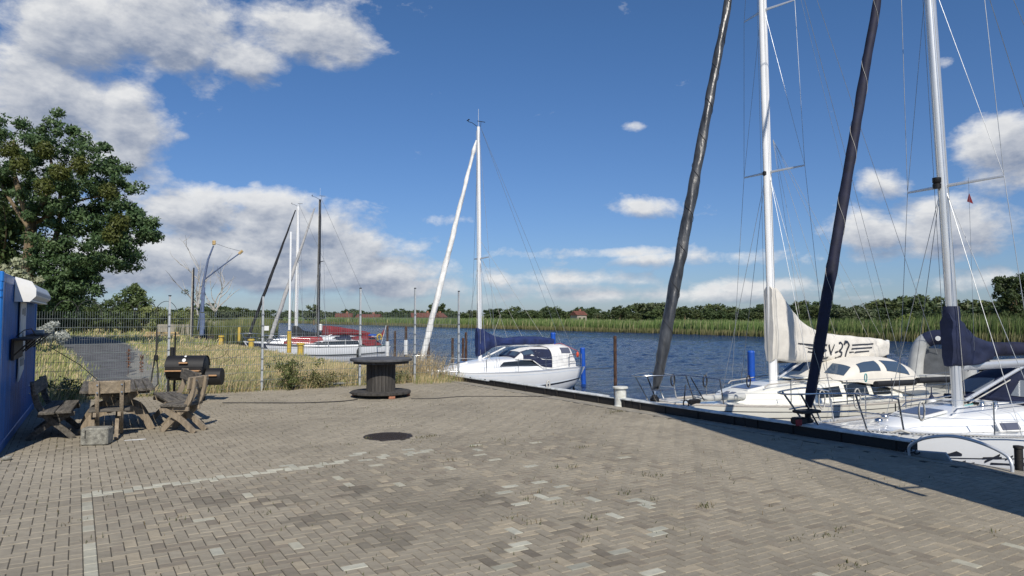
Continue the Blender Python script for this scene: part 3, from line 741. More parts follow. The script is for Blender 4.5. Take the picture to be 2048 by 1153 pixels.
while px < 2260:
    D = random.uniform(300, 420) if px < 1650 else random.uniform(190, 260)
    for row in range(2):
        D2 = D*(1 + .18*row); top = horizon_top(px)*random.choice((.5, .65, .8, 1.0, 1.0, 1.25)) * (1 if row else .68)
        p = at_d(px + random.uniform(-9, 9), 632, D2); h = top/F*D2 + CAMH + .7
        s = h/6.3
        e = random.choice(pm); t = e[0] if not e[1] else copy_tree(e[0]); e[1] = True
        sx = s*random.uniform(.9, 1.7)
        pk = 1024 + F*math.tan(math.atan2(p.x, p.y) - YAW); kd = pm.index(e); sec = section(pk)
        SEC_T.setdefault((kd, sec), []).append((pk, t)); t['label'] = far_label[kd] + ' ' + sec; t['group'] = 'trees along the horizon'
        t.location = (p.x, p.y, -.7); t.scale = (sx, sx, s); t.rotation_euler = (0, 0, random.uniform(0, 6.28))
    px += random.choice((9, 14, 20, 27)) if px < 1650 else random.choice((14, 22, 34))
ORD = ['leftmost', 'second from left', 'third from left', 'fourth from left', 'fifth from left', 'sixth from left', 'seventh from left', 'eighth from left']
for (kd, sec), lst in SEC_T.items():
    lst.sort(key=lambda q: q[0])
    if len(lst) > 1:
        for i_, (_, t) in enumerate(lst): t['label'] = far_label[kd] + ' ' + sec + ', ' + (ORD[i_] if i_ < len(lst)-1 else 'rightmost')
# some individual ones nearer
p = at_d(2030, 640, 120); p.z = -.7
make_tree('big_leaning_tree', 'large dark tree at the right edge above the reeds', 'tree', p, [(0,0,8.0,3.2,1.8),(-3,0,6.2,2.4,1.3),(3,0,7.5,3.5,2.2),(-2,0,3.6,2.8,1.5),(2,0,4.0,3.4,2.2),(-4.4,0,5.0,1.6,.8),(0,0,1.5,4,1.5)], 60, .26, (.035,.06,.02), (.085,.115,.04), [(0,0,0),(.5,0,3),(.2,0,6.5)], .4)
p = at_d(1812, 640, 105); p.z = -.7
make_tree('bright_bush', 'bright yellow-green bush sticking up out of the reeds', 'bush', p, [(0,0,2.4,1.3,.9),(.8,0,1.9,1.1,.8),(-.8,0,1.8,1.1,.8)], 90, .16, (.14,.19,.04), (.22,.26,.07), [(0,0,0),(0,0,1),(0,0,2)], .1)
for k, (px, D, sc, lab) in enumerate([(1370,260,1.0,'grey-green tree just beyond the reeds behind the silver furled sail'), (1160,330,.8,'small dark tree beside the far red-roofed house'), (1240,300,1.0,'round dark tree beyond the reeds above the rusty pole'), (1700,170,.9,'dense dark bush behind the reeds right of the cream sail'), (875,330,1.15,'taller dark tree next to the brick farmhouse'), (1950,140,1.0,'dark green thicket behind the reeds near the right edge')]):
    p = at_d(px, 640, D); p.z = -.7; s = D/200*sc
    make_tree('bank_tree', lab, 'tree', p, [(0,0,3.4*s,2.2*s,1.3*s),(-1.6*s,0,2.3*s,1.8*s,1.1*s),(1.6*s,0,2.2*s,1.8*s,1.1*s)], 50, .26*s, (.05,.08,.03), (.10,.13,.055), [(0,0,0),(0,0,1.5*s),(0,0,2.6*s)], .2, limbsN=4, dens=.6)

# ---- houses beyond the river
def house(px, D, w_, d_, h_, roof_h, label, wall='wall_brick', turn=.3, nwin=0):
    p = at_d(px, 632, D); t = thing('farmhouse', label, 'house', (p.x, p.y, -.7), -YAW + turn)
    MB().box((0,0,h_/2), (w_, d_, h_)).build('wall', wall, t)
    rf = MB().add([(-w_/2-.4,-d_/2-.4,h_),(w_/2+.4,-d_/2-.4,h_),(w_/2+.4,d_/2+.4,h_),(-w_/2-.4,d_/2+.4,h_),(-w_/2-.4,0,h_+roof_h),(w_/2+.4,0,h_+roof_h)], [(0,1,5,4),(3,4,5,2),(0,4,3),(1,2,5),(3,2,1,0)]).build('roof', 'roof_red', t)
    MB().box((w_*.2,.4,h_+roof_h*.95), (.8,.8,1.6)).build('chimney', 'wall_brick', rf)
    for i in range(nwin):
        x = -w_/2 + w_*(i+.5)/nwin
        wn = MB().box((x,-d_/2-.03,h_*.5), (1.2,.08,1.3)).build('window', 'wall_pale', t)
        MB().box((x,-d_/2-.08,h_*.5), (.95,.04,1.05)).build('pane', 'window_dark', wn)
house(688, 285, 6, 6, 1.9, 1.7, 'low red-roofed house beyond the river left of the first tall fence post', 'wall_pale', .2)
house(738, 287, 9, 6, 1.7, 1.6, 'long red-roofed row house seen between the first two tall fence posts', 'wall_brick', -.1)
house(846, 283, 9, 6, 2.0, 1.8, 'brick farmhouse with wide red roof beyond the river', 'wall_brick', .25)
house(878, 295, 4, 5, 2.0, 1.8, 'narrow red-roofed barn next to the brick farmhouse', 'wall_brick', .9)
house(1157, 290, 4.5, 5, 2.9, 1.7, 'solitary pale house with orange roof among the dark trees', 'wall_pale', .5, 2)
# ------------------------------------------------------------------ boats
BS_S = [0, .04, .1, .2, .3, .42, .55, .68, .8, .9, 1.0]
BS_B = [.015, .17, .36, .60, .78, .92, 1.0, .99, .93, .84, .70]
def shape(s): 
    return float(np.interp(s, BS_S, BS_B))
class Hull:
    def __init__(h, L_, B_, fb0, fb1, rake=.9, counter=.0, zb=-.35, srake=.25):
        h.L, h.B, h.f0, h.f1, h.rake, h.counter, h.zb, h.sr = L_, B_, fb0, fb1, rake, counter, zb, srake
    def sheer(h, s): return h.f0 + (h.f1-h.f0)*s - .10*math.sin(math.pi*min(1, s*1.15))
    def hb(h, s):
        e = .03; return h.B/2*(shape(max(0, s-e)) + shape(min(1, s+e)) + 2*shape(s))/4
    def pt(h, s, t, side=-1, off=0.0):
        th = t*math.pi/2; zs = h.sheer(s)
        zb = h.zb + (h.f0*.25)*(max(0, .12-s)/.12) + h.counter*max(0, (s-.6)/.4)**1.8
        y = h.hb(s)*max(0, math.cos(th))**.62*(1 - .10*t*(1-s)*2 if t < .9 else 1 - .18*(1-s)) + off
        z = zs + (zb-zs)*math.sin(th)**1.15
        x = s*h.L + h.rake*(math.sin(th)**1.15)*(1-s)**4 - h.sr*(math.sin(th))*max(0, (s-.85)/.15)
        return Vector((x, side*y, z))
    def build(h, par, m, deckm, rail=True, railm='alu'):
        ns, ntt = 34, 12; rows = []
        for i in range(ns+1):
            s = (i/ns)**1.25
            rows.append([h.pt(s, t/ntt, -1) for t in range(ntt+1)] + [h.pt(s, t/ntt, 1) for t in range(ntt-1, -1, -1)])
        mb = MB().grid(rows)
        o = len(mb.v); mb.v += [tuple(p) for p in rows[-1]]; mb.f.append(tuple(range(o, o+len(rows[-1]))))
        hull = mb.build('hull', m, par, 40)
        dk = []
        for i in range(ns+1):
            s = (i/ns)**1.25; b_ = h.hb(s)*.985; z = h.sheer(s)-.012
            dk.append([(s*h.L, -b_ + 2*b_*k/8, z + .06*b_*(1-(1-k/4)**2)) for k in range(9)])
        MB().grid(dk).build('deck', deckm, par, 40)
        if rail:
            for sd in (-1, 1):
                MB().tube([h.pt((i/24)**1.2, 0, sd, -.02) + Vector((0,0,.025)) for i in range(25)], .028, 6).build('toe_rail', railm, par, 60)
        return hull
    def band(h, par, name, m, s0, s1, t0, t1, side=-1, n=30, off=.006):
        rows = [[h.pt(s0+(s1-s0)*i/n, t0, side, off), h.pt(s0+(s1-s0)*i/n, t1, side, off)] for i in range(n+1)]
        return MB().grid(rows).build(name, m, par)

class Loft:
    def __init__(l, rows): l.r = [[Vector(p) for p in row] for row in rows]
    def pt(l, u, v):
        m, n = len(l.r)-1, len(l.r[0])-1; a = min(max(u, 0), .9999)*m; b = min(max(v, 0), .9999)*n
        i, j = int(a), int(b); a -= i; b -= j; q = l.r
        return (q[i][j]*(1-b)+q[i][j+1]*b)*(1-a) + (q[i+1][j]*(1-b)+q[i+1][j+1]*b)*a
    def norm(l, u, v):
        e = .01; n = (l.pt(u+e, v)-l.pt(u-e, v)).cross(l.pt(u, v+e)-l.pt(u, v-e)); n.normalize()
        c = sum((sum(r, Vector())/len(r) for r in l.r), Vector())/len(l.r)
        return n if n.dot(l.pt(u, v)-c) > 0 else -n
    def patch(l, name, m, par, c, off=.008, n=6):
        c00, c10, c11, c01 = c; rows = []
        for i in range(n+1):
            a = i/n; row = []
            for j in range(n+1):
                b = j/n; u = (c00[0]*(1-a)+c10[0]*a)*(1-b)+(c01[0]*(1-a)+c11[0]*a)*b; v = (c00[1]*(1-a)+c10[1]*a)*(1-b)+(c01[1]*(1-a)+c11[1]*a)*b
                row.append(l.pt(u, v)+l.norm(u, v)*off)
            rows.append(row)
        return MB().grid(rows).build(name, m, par, 60)
def cabin(par, st, m, wins=(), name='cabin_roof', cam=.06, winm='window_dark'):
    rows = []
    for x, wb, wt, z0, z1 in st:
        pts = [(x, -wb, z0), (x, -(wb*.35+wt*.65), z0+(z1-z0)*.6), (x, -wt, z1-.015), (x, -wt*.93, z1+.005)]
        pts += [(x, wt*k, z1+cam*(1-k*k)) for k in (-.6, -.3, 0, .3, .6)]
        pts += [(x, -p[1], p[2]) for p in pts[3::-1]] if False else [(x, wt*.93, z1+.005), (x, wt, z1-.015), (x, wb*.35+wt*.65, z0+(z1-z0)*.6), (x, wb, z0)]
        rows.append(pts)
    lf = Loft(rows); mb = MB().grid(rows); n = len(rows[0])
    for r_ in (rows[0], rows[-1]): mb.add(r_, [tuple(range(n))])
    o = mb.build(name, m, par, 35)
    for c in wins: lf.patch('window', winm, o, c, .009)
    return o, lf
def arch(x, w_, z0, zt, n=16, p=.55, xl=0.0):
    out = []
    for i in range(n+1):
        a = math.pi*i/n; cy = math.cos(a); sy = math.sin(a)
        out.append((x + xl*(sy**p), -w_*(abs(cy)**.62)*(1 if cy > 0 else -1), z0+(zt-z0)*(sy**p)))
    return out
class Cover:       # sail stowed under its cover along the boom
    def __init__(c, st, seed=0, amp=.014, p=2.4): c.st = st; c.seed = seed; c.amp = amp; c.p = p
    def prm(c, x): return [float(np.interp(x, [q[0] for q in c.st], [q[k] for q in c.st])) for k in (1, 2, 3)]
    def prs(c, x):
        e = .12; a = [c.prm(x+d) for d in (-e, 0, e)]; return [(a[0][k]+2*a[1][k]+a[2][k])/4 for k in range(3)]
    def y(c, x, z):
        zb, zt, hw = c.prs(x); q = abs(2*(z-(zb+zt)/2)/(zt-zb)); q = min(q, 1)
        return hw*(1-q**c.p)**(1/c.p)*.96 + .04*hw*0
    def disp(c, x, z, s):
        return c.amp*(mnoise.noise(Vector((x*4, z*4, c.seed+s)))*1.2 + .7*math.sin(x*9+z*16+2*mnoise.noise(Vector((x*2, z*3, c.seed+7)))*4))
    def build(c, par, m, name='sail_cover', n=64, k=14):
        rows = []; x0, x1 = c.st[0][0], c.st[-1][0]
        for i in range(n+1):
            x = x0+(x1-x0)*i/n; zb, zt, hw = c.prs(x); row = []
            for j in range(k*2+1):
                a = math.pi*2*j/(k*2); zz = (zb+zt)/2 - (zt-zb)/2*math.cos(a)*(1 if True else 0); s = -1 if j <= k else 1
                yy = c.y(x, zz); row.append((x, s*(yy + (c.disp(x, zz, s) if yy > .01 else 0)), zz + (.01*math.sin(x*7) if j == k else 0)))
            rows.append(row)
        mb = MB().grid(rows)
        for r_ in (rows[0], rows[-1]): mb.add(r_, [tuple(range(len(r_)-1))])
        return mb.build(name, m, par, 70)
    def stroke(c, mb, pts, w0, w1=None, off=.012):
        w1 = w1 or w0; P = []
        m = len(pts)-1
        for i in range(m):
            for q in range(6 if m < 3 else 3): 
                t = q/(6 if m < 3 else 3); P.append((pts[i][0]*(1-t)+pts[i+1][0]*t, pts[i][1]*(1-t)+pts[i+1][1]*t))
        P.append(pts[-1]); rows = []
        for i, (x, z) in enumerate(P):
            a = P[max(i-1, 0)]; b_ = P[min(i+1, len(P)-1)]; dx, dz = b_[0]-a[0], b_[1]-a[1]; l_ = math.hypot(dx, dz) or 1; nx_, nz_ = -dz/l_, dx/l_
            ww = (w0+(w1-w0)*i/(len(P)-1))/2; row = []
            for sg in (-1, 0, 1): X, Z = x+nx_*ww*sg, z+nz_*ww*sg; row.append((X, -(c.y(X, Z)+c.disp(X, Z, -1)+off), Z))
            rows.append(row)
        mb.grid(rows); return mb

def furled(par, a, b, rs, m, name='furled_sail', wrap=True, seed=0, fold=.07):
    a, b = Vector(a), Vector(b); n = 220; pts = []; rr = []
    for i in range(n+1):
        t = i/n; p = a.lerp(b, t); p.x += .010*mnoise.noise(Vector((t*14, seed, 0))); p.y += .010*mnoise.noise(Vector((t*14, seed, 5)))
        r_ = float(np.interp(t, [q[0] for q in rs], [q[1] for q in rs])); rr.append(r_*(1+.06*mnoise.noise(Vector((t*40, seed, 9))))); pts.append(p)
    mb = MB().tube(pts, rr, 20)
    for i in range(n+1):
        for k in range(20):
            v = Vector(mb.v[i*20+k]); an = 2*math.pi*k/20; t = i/n; z = t*(b-a).length
            f_ = fold*(math.sin(3*an + z*3.1 + 2.5*mnoise.noise(Vector((z*.9, seed, 1)))) + .8*math.sin(an*2 - z*5.3 + 3*mnoise.noise(Vector((z*1.7, seed, 4)))) + 1.2*mnoise.noise(Vector((math.cos(an)*1.5, math.sin(an)*1.5, z*4+seed))))
            mb.v[i*20+k] = tuple(v + (v-pts[i])*f_)
    o = mb.build(name, m, par, 70)
    if wrap:
        mb = MB(); hp = []
        turns = (b-a).length*1.1; m_ = 260
        for i in range(m_+1):
            t = i/m_; p = a.lerp(b, t); q = math.sin(2*math.pi*turns*t), math.cos(2*math.pi*turns*t)
            r_ = float(np.interp(t, [z[0] for z in rs], [z[1] for z in rs]))*1.06+.002; hp.append(p+Vector((q[0]*r_, q[1]*r_, 0)))
        mb.tube(hp, .006, 4).build('leech_line', 'rope_dark', o)
    return o
def line(par, pts, r_=.0045, m='rigging', name='shroud'): return MB().tube(pts, r_, 5).build(name, m, par)
def pulpit(par, h, h_rail=.62, back=1.5, fwd=.3, r_=.014, name='pulpit'):
    mb = MB(); s = back/h.L; bw = h.hb(s)*.93; z = h.sheer(s); z0 = h.sheer(0)
    top = bezier([(back, -bw, z+h_rail*.96), (back*.45, -bw*.72, z0+h_rail), (-fwd*.7, -.22, z0+h_rail), (-fwd, 0, z0+h_rail*.98), (-fwd*.7, .22, z0+h_rail), (back*.45, bw*.72, z0+h_rail), (back, bw, z+h_rail*.96)], 30)
    mb.tube(top, r_, 6)
    for sd in (-1, 1):
        mb.tube([(back, sd*bw, z+h_rail*.96), (back+.12, sd*bw, z)], r_, 6)
        q = .62*back; bq = h.hb(q/h.L)*.9; mb.tube([(back*.45, sd*bw*.72, z0+h_rail), (q+.05, sd*bq, z0+.01)], r_, 6)
        mb.tube([(-fwd*.6, sd*.2, z0+h_rail), (.22, sd*h.hb(.25/h.L)*.7, z0)], r_, 6)
        mb.tube([(-fwd*.25, sd*.2, z0+h_rail*.5), (back*.5, sd*bw*.66, z0+h_rail*.5), (back+.06, sd*bw, z+h_rail*.48)], r_*.8, 6)
    return mb.build(name, 'steel', par, 60)
def stern_rail(par, h, hr=.62, ln=1.3):
    mb = MB(); s = 1-ln/h.L; 
    pts = [(h.L-ln, -h.hb(s)*.95, h.sheer(s)+hr), (h.L-.12, -h.hb(1)*.93, h.sheer(1)+hr), (h.L-.02, 0, h.sheer(1)+hr), (h.L-.12, h.hb(1)*.93, h.sheer(1)+hr), (h.L-ln, h.hb(s)*.95, h.sheer(s)+hr)]
    mb.tube(pts, .014, 6); mb.tube([(x, y, z-hr*.5) for x, y, z in pts], .011, 6)
    for p in (pts[0], pts[1], pts[3], pts[4]): mb.tube([p, (p[0], p[1], p[2]-hr)], .014, 6)
    return mb.build('stern_rail', 'steel', par, 60)
def lifelines(par, h, x0, x1, n, hr=.62, m='steel'):
    for sd in (-1, 1):
        tops = []
        for i in range(n):
            x = x0+(x1-x0)*i/(n-1); s = x/h.L; y = sd*h.hb(s)*.95; z = h.sheer(s); tops.append((x, y, z+hr))
            if 0 < i < n-1: MB().tube([(x, y, z), (x, y, z+hr)], .012, 6).build('stanchion', m, par)
        for k in (1, .5): line(par, [(x, y, z-hr*(1-k)) for x, y, z in tops], .004, 'steel', 'lifeline')
def boxhatch(par, c, d, tilt=0.0):
    rot = Matrix.Rotation(tilt, 3, 'Y'); o = MB().bbox(c, d, .015, rot).build('hatch', 'white_paint', par)
    MB().bbox((c[0], c[1], c[2]+d[2]/2+.004), (d[0]*.86, d[1]*.86, .012), .005, rot).build('hatch_glass', 'hatch_glass', o); return o

def mast_set(par, x, zdeck, ztop, r_, m, spreaders, top_x=None, B_=3.0, hl=None, chain=None, backs=(), fore=None, sweep=.25, lw=.0045, flat=.75, lines_m='rigging'):
    tx = x if top_x is None else top_x
    def mx(z): return x + (tx-x)*(z-zdeck)/(ztop-zdeck)
    pts = [(mx(zdeck+(ztop-zdeck)*i/8), 0, zdeck+(ztop-zdeck)*i/8) for i in range(9)]
    mo = MB().tube(pts, [r_*flat*(1-.25*max(0, i-5)/3) for i in range(9)], 14, flat=1/flat).build('mast', m, par, 60)
    MB().lathe((x, 0, zdeck-.02), [(r_*1.5, 0), (r_*1.5, .03), (r_*1.1, .05)], 16).build('mast_foot', 'alu', mo, 50)
    tips = []
    for z, hw in spreaders:
        row = []
        for sd in (-1, 1):
            tip = (mx(z)+sweep, sd*hw, z+.05*hw); MB().tube([(mx(z), sd*r_*.5, z), tip], [.035, .022], 6, flat=.5).build('spreader', 'alu' if m != 'black_mast' else 'black_mast', mo, 60); row.append(tip)
        tips.append(row)
    cy = hl or B_*.42; cx = (chain if chain is not None else x+.15)
    for sd in (0, 1):
        sg = -1 if sd == 0 else 1; base = (cx, sg*cy, zdeck-.35)
        path = [base] + [tr[sd] for tr in tips] + [(mx(ztop)-0, sg*.03, ztop-.1)]
        line(par, path, lw, lines_m)
        z1 = spreaders[0][0]; line(par, [(cx+.25, sg*cy*.95, zdeck-.35), (mx(z1), sg*r_*.6, z1-.12)], lw, lines_m)
        line(par, [(cx-.45, sg*cy*.95, zdeck-.35), (mx(z1), sg*r_*.6, z1-.12)], lw, lines_m)
        for k in range(len(tips)-1): line(par, [tips[k][sd], (mx(spreaders[k+1][0]), sg*r_*.6, spreaders[k+1][0]-.1)], lw*.8, lines_m)
    for b_ in backs: line(par, [b_, (mx(ztop)+.1, 0, ztop)], lw, lines_m, 'backstay')
    for k, dy in enumerate((-.5, .5, .0)):      # halyards down the mast
        line(par, [(mx(ztop)-.08, dy*r_, ztop-.15), (x-.05-.10*(k == 2), dy*r_*3.0, zdeck+.25)], lw*.75, 'rope_pale', 'halyard')
    return mo, mx
def masthead(mo, mx, ztop, s=1.0):
    x = mx(ztop); mb = MB()
    mb.tube([(x-.05,0,ztop), (x-.30*s,0,ztop+.12*s), (x-.48*s,0,ztop+.14*s)], .012, 5); mb.tube([(x-.48*s,-.10*s,ztop+.20*s),(x-.48*s,.10*s,ztop+.20*s)], .02, 5)
    mb.tube([(x-.48*s,0,ztop+.14*s),(x-.48*s,0,ztop+.24*s)], .012, 5)
    mb.tube([(x+.1,0,ztop),(x+.12,0,ztop+.22*s)], .010, 5); mb.tube([(x-.05,0,ztop+.22*s),(x+.32*s,0,ztop+.22*s)], .014, 5)
    mb.build('wind_vane', 'black', mo)
    MB().tube([(x,0,ztop),(x,0,ztop+.7*s)], .006, 5).build('aerial', 'white_paint', mo)
def boom(par, x0, x1, z0, z1, m='alu', r_=.055): return MB().tube([(x0,0,z0),(x1,0,z1)], r_, 10, flat=.7).build('boom', m, par, 60)
def coil(par, c, r_, n=5, m='rope_dark', name='rope_coil', w_=.012):
    pts = []
    for i in range(n*14+1):
        a = 2*math.pi*i/14; k = i/(n*14); pts.append((c[0]+r_*.45*math.cos(a)+.02*k, c[1]-.015+.03*k, c[2]+r_*math.sin(a)))
    return MB().tube(pts, w_, 5).build(name, m, par)
def fender(loc, label, group=None, m='white_paint', r_=.12, h_=.5, cap='navy'):
    t = thing('fender', label, 'fender', loc, 0, group)
    MB().lathe((0,0,0), [(.0,-.02),(r_*.6,.0),(r_,.07),(r_*1.02,h_*.5),(r_,h_-.08),(r_*.6,h_)], 18).build('body', m, t, 50)
    MB().lathe((0,0,h_), [(r_*.55,-.01),(r_*.45,.05),(r_*.12,.12),(0.012,.30)], 12).build('fender_cap', cap, t, 50)
    return t

# ===== boat A: white sloop with blue sail cover, middle of the picture
A = thing('sailboat', 'small white sailboat with royal blue boom cover and white furled foresail, bow behind the fence', 'sailboat', (10.5, 24.0, WATER), -.015); A.scale = (.93, 1, 1)
h = Hull(7.55, 2.6, 1.16, 1.06, rake=.8, counter=.42, zb=-.3, srake=.45)
h.build(A, 'gel_white', 'deck_grey')
for sd in (-1, 1):
    h.band(A, 'sheer_stripe', 'gel_blue', .01, .99, .05, .30, sd, off=.004); h.band(A, 'rubbing_strake', 'stripe_dark', .01, .995, .30, .335, sd); h.band(A, 'cove_line', 'stripe_dark', .03, .99, .58, .595, sd)
cab, lf = cabin(A, [(1.25,.35,.30,1.10,1.12),(1.9,.55,.48,1.08,1.28),(2.9,.75,.65,1.05,1.42),(4.2,.88,.76,1.03,1.5),(5.9,.92,.80,1.03,1.5)], 'gel_white',
                [((.60,.06),(.985,.05),(.97,.135),(.64,.135)), ((.60,.94),(.985,.95),(.97,.865),(.64,.865))])
mo, mx = mast_set(A, 2.95, 1.42, 10.5, .085, 'mast_white', [(5.35, .62)], top_x=2.85, B_=2.6, backs=[(7.4,-.35,1.7),(7.4,.35,1.7)], sweep=.1, lw=.006)
masthead(mo, mx, 10.5, 1.0)
furled(A, (.35,0,1.5), (2.75,0,9.95), [(0,.05),(.03,.12),(.35,.115),(.8,.075),(.93,.06),(.95,.085),(1,.03)], 'white_sail', wrap=False, seed=2)
line(A, [(.1,0,1.16),(.35,0,1.5)], .015, 'steel', 'forestay_drum')
boom(A, 3.0, 6.6, 1.98, 2.02)
cv = Cover([(2.78,1.58,2.68,.13),(3.05,1.62,2.68,.16),(3.3,1.80,2.5,.17),(3.6,1.94,2.36,.17),(4.0,2.0,2.28,.16),(5.0,2.0,2.34,.15),(6.0,1.98,2.30,.14),(6.6,2.0,2.2,.10)], 1, .02)
cv.build(A, 'blue_cover')
for a, b in (((3.05,0,5.3),(4.3,0,2.15)), ((3.05,0,5.3),(5.1,0,2.15)), ((3.0,0,6.0),(6.2,0,2.1)), ((4.0,.12,3.2),(3.5,.12,2.1))): line(A, [a, b], .006, 'rope_pale', 'lazy_jack')
MB().tube([(3.05,0,1.5),(4.15,0,1.92)], .03, 8).build('boom_vang', 'white_paint', A); 
hood = [arch(4.15,.80,1.48,1.50,p=.5), arch(4.45,.84,1.46,1.76,p=.5), arch(4.9,.88,1.44,1.88,p=.5), arch(5.4,.92,1.10,1.92,p=.5), arch(5.9,.93,1.06,1.90,p=.5)]
ho = MB().grid(hood).build('sprayhood', 'white_sail', A, 60); hl_ = Loft(hood)
for c in (((.27,.01),(.99,.01),(.99,.31),(.27,.33)), ((.27,.99),(.99,.99),(.99,.69),(.27,.67)), ((.02,.24),(.26,.24),(.26,.76),(.02,.76))): hl_.patch('side_panel', 'navy', ho, c, .006, 8)
for c in (((.10,.30),(.26,.30),(.26,.48),(.10,.48)), ((.10,.52),(.26,.52),(.26,.70),(.10,.70)), ((.28,.10),(.55,.10),(.52,.30),(.30,.27)), ((.28,.90),(.55,.90),(.52,.70),(.30,.73))): hl_.patch('window', 'clear_vinyl', ho, c, .012)
tent = [arch(5.85,.95,1.05,1.93,p=.42), arch(6.4,.95,1.05,2.0,p=.42), arch(6.9,.92,1.05,1.98,p=.42), arch(7.15,.85,1.05,1.5,p=.42)]
te = MB().grid(tent).add(tent[-1], [tuple(range(17))]).build('cockpit_tent', 'white_sail', A, 60); tl = Loft(tent)
for c in (((.30,.12),(.62,.12),(.62,.26),(.30,.26)), ((.30,.88),(.62,.88),(.62,.74),(.30,.74))): tl.patch('window', 'hatch_glass', te, c, .012)
pulpit(A, h, .55, 1.3, .25); stern_rail(A, h, .55, .9); lifelines(A, h, 1.3, 6.7, 5, .52)
boxhatch(A, (2.0,0,1.36), (.5,.5,.05), -.12)
line(A, [(7.55,0,.75),(7.75,0,-.2)], .05, 'stripe_dark', 'rudder')
MB().lathe((7.1,-1.02,1.5), [(.02,0),(.05,.03),(.06,.10),(.045,.18),(.02,.22)], 12).build('life_sling', 'orange', A, 50)
line(A, [(7.1,-1.02,1.75),(6.6,-.5,2.05),(6.3,-.1,1.95)], .008, 'orange', 'mainsheet')
coil(A, (3.3,-.1,1.62), .12, 6, 'rope_pale')

# ===== boat B: cream sloop
Bt = thing('sailboat', 'cream cruising sailboat with beige sail cover marked 37 and silver wrapped foresail', 'sailboat', (10.62, 11.75, WATER), 0)
h = Hull(11.0, 3.5, 1.24, 1.0, rake=1.0, counter=.35, zb=-.3, srake=.5)
h.build(Bt, 'gel_cream', 'gel_cream', railm='teak')
for sd in (-1, 1):
    h.band(Bt, 'hull_stripe', 'stripe_dark', .03, .99, .060, .069, sd); h.band(Bt, 'hull_stripe', 'stripe_dark', .03, .99, .135, .144, sd); h.band(Bt, 'hull_stripe', 'stripe_dark', .06, .99, .50, .52, sd)
for s0, s1 in ((.505,.535),(.545,.56)):        # arrow-shaped marks on the topside
    mb = MB(); rows = []
    for i in range(9):
        u = i/8; ww = .018*min(1, (u*2.5 if s0 < .54 else (1-u)*1.6)); rows.append([h.pt(s0+(s1-s0)*u, .14-ww, -1, .009), h.pt(s0+(s1-s0)*u, .14+ww, -1, .009)])
    mb.grid(rows).build('hull_mark', 'black', Bt)
cab, lf = cabin(Bt, [(2.3,.35,.30,1.15,1.17),(2.8,.62,.52,1.12,1.33),(3.6,.85,.72,1.09,1.42),(4.6,1.0,.84,1.07,1.47),(6.0,1.14,.96,1.04,1.56),(7.4,1.18,1.0,1.02,1.60),(8.8,1.18,1.0,1.0,1.5)], 'gel_cream',
    [((.50,.035),(.60,.035),(.60,.125),(.51,.125)), ((.62,.03),(.72,.03),(.72,.13),(.62,.13)), ((.74,.03),(.83,.03),(.82,.13),(.74,.13)), ((.50,.965),(.60,.965),(.60,.875),(.51,.875)), ((.62,.97),(.72,.97),(.72,.87),(.62,.87))])
mo, mx = mast_set(Bt, 4.2, 1.44, 15.6, .125, 'mast_white', [(6.75, .92), (10.9, .78)], top_x=4.0, B_=3.5, backs=[(10.9,-.6,1.6),(10.9,.6,1.6)], sweep=.22, lw=.006, flat=.7)
masthead(mo, mx, 15.6)
MB().bbox((4.03,0,6.72),(.10,.10,.12),.02).build('mast_light','black',mo)
furled(Bt, (.28,0,1.52), (3.75,0,14.4), [(0,.06),(.025,.11),(.10,.135),(.35,.122),(.75,.09),(1,.03)], 'silver_sail', seed=5, fold=.06)
MB().lathe((.25,0,1.22), [(.05,0),(.10,.05),(.10,.12),(.04,.2)], 14).build('furling_drum', 'black', Bt, 50); line(Bt, [(.20,0,1.2),(.28,0,1.55)], .02, 'steel', 'forestay_fitting')
boom(Bt, 4.3, 9.05, 2.02, 1.98, 'black', .06)
cv = Cover([(4.06,2.0,3.90,.14),(4.30,2.03,3.88,.16),(4.50,2.0,3.74,.16),(4.82,1.96,3.36,.17),(5.15,1.95,3.06,.18),(5.6,1.96,2.84,.18),(6.3,1.95,2.68,.18),(7.4,1.92,2.60,.17),(8.8,1.98,2.50,.15),(9.05,2.05,2.42,.12)], 4, .020, 3.4)
co = cv.build(Bt, 'cream_canvas')
mb = MB()       # lettering and stripes on the cover
for q, (x0, x1, z) in enumerate(((4.95,5.92,2.42),(5.2,5.92,2.31),(5.32,5.92,2.21))): cv.stroke(mb, [(x0,z+.03),(x1,z-.05)], .03, .045)
for x0, x1, z in ((7.22,8.25,2.36),(7.18,8.15,2.26),(7.10,8.0,2.165)): cv.stroke(mb, [(x0,z),(x1,z+.015)], .04, .035)
cv.stroke(mb, [(6.13,2.38),(6.0,2.40),(5.95,2.32),(6.02,2.26),(6.12,2.25),(6.0,2.22),(5.93,2.12),(6.0,2.03),(6.18,2.06)], .05)
cv.stroke(mb, [(6.22,2.40),(6.28,2.14)], .045, .06); cv.stroke(mb, [(6.28,2.12),(6.42,2.40)], .05, .03); cv.stroke(mb, [(6.46,2.18),(6.58,2.21)], .045)
cv.stroke(mb, [(6.62,2.42),(6.72,2.44),(6.80,2.37),(6.70,2.26),(6.62,2.22),(6.74,2.17),(6.70,2.08),(6.55,2.02),(6.48,2.04)], .055)
cv.stroke(mb, [(6.86,2.38),(6.90,2.46),(7.04,2.45),(7.07,2.36),(6.98,2.18),(6.86,2.0)], .075, .05)
mb.build('sail_number', 'stripe_dark', co)
for x in (5.0,5.5,6.5,7.9,8.5): line(Bt, [(x,-.20 if x < 6 else -.18,3.2 if x < 5.2 else 2.7 if x<6 else 2.62),(4.3,-.05,7.6)], .004, 'rope_pale', 'lazy_jack')
line(Bt, [(9.1,0,2.35),(4.15,0,15.4)], .004, 'rigging', 'topping_lift'); MB().bbox((9.15,0,2.35),(.12,.08,.22),.02).build('boom_end','white_paint',Bt)
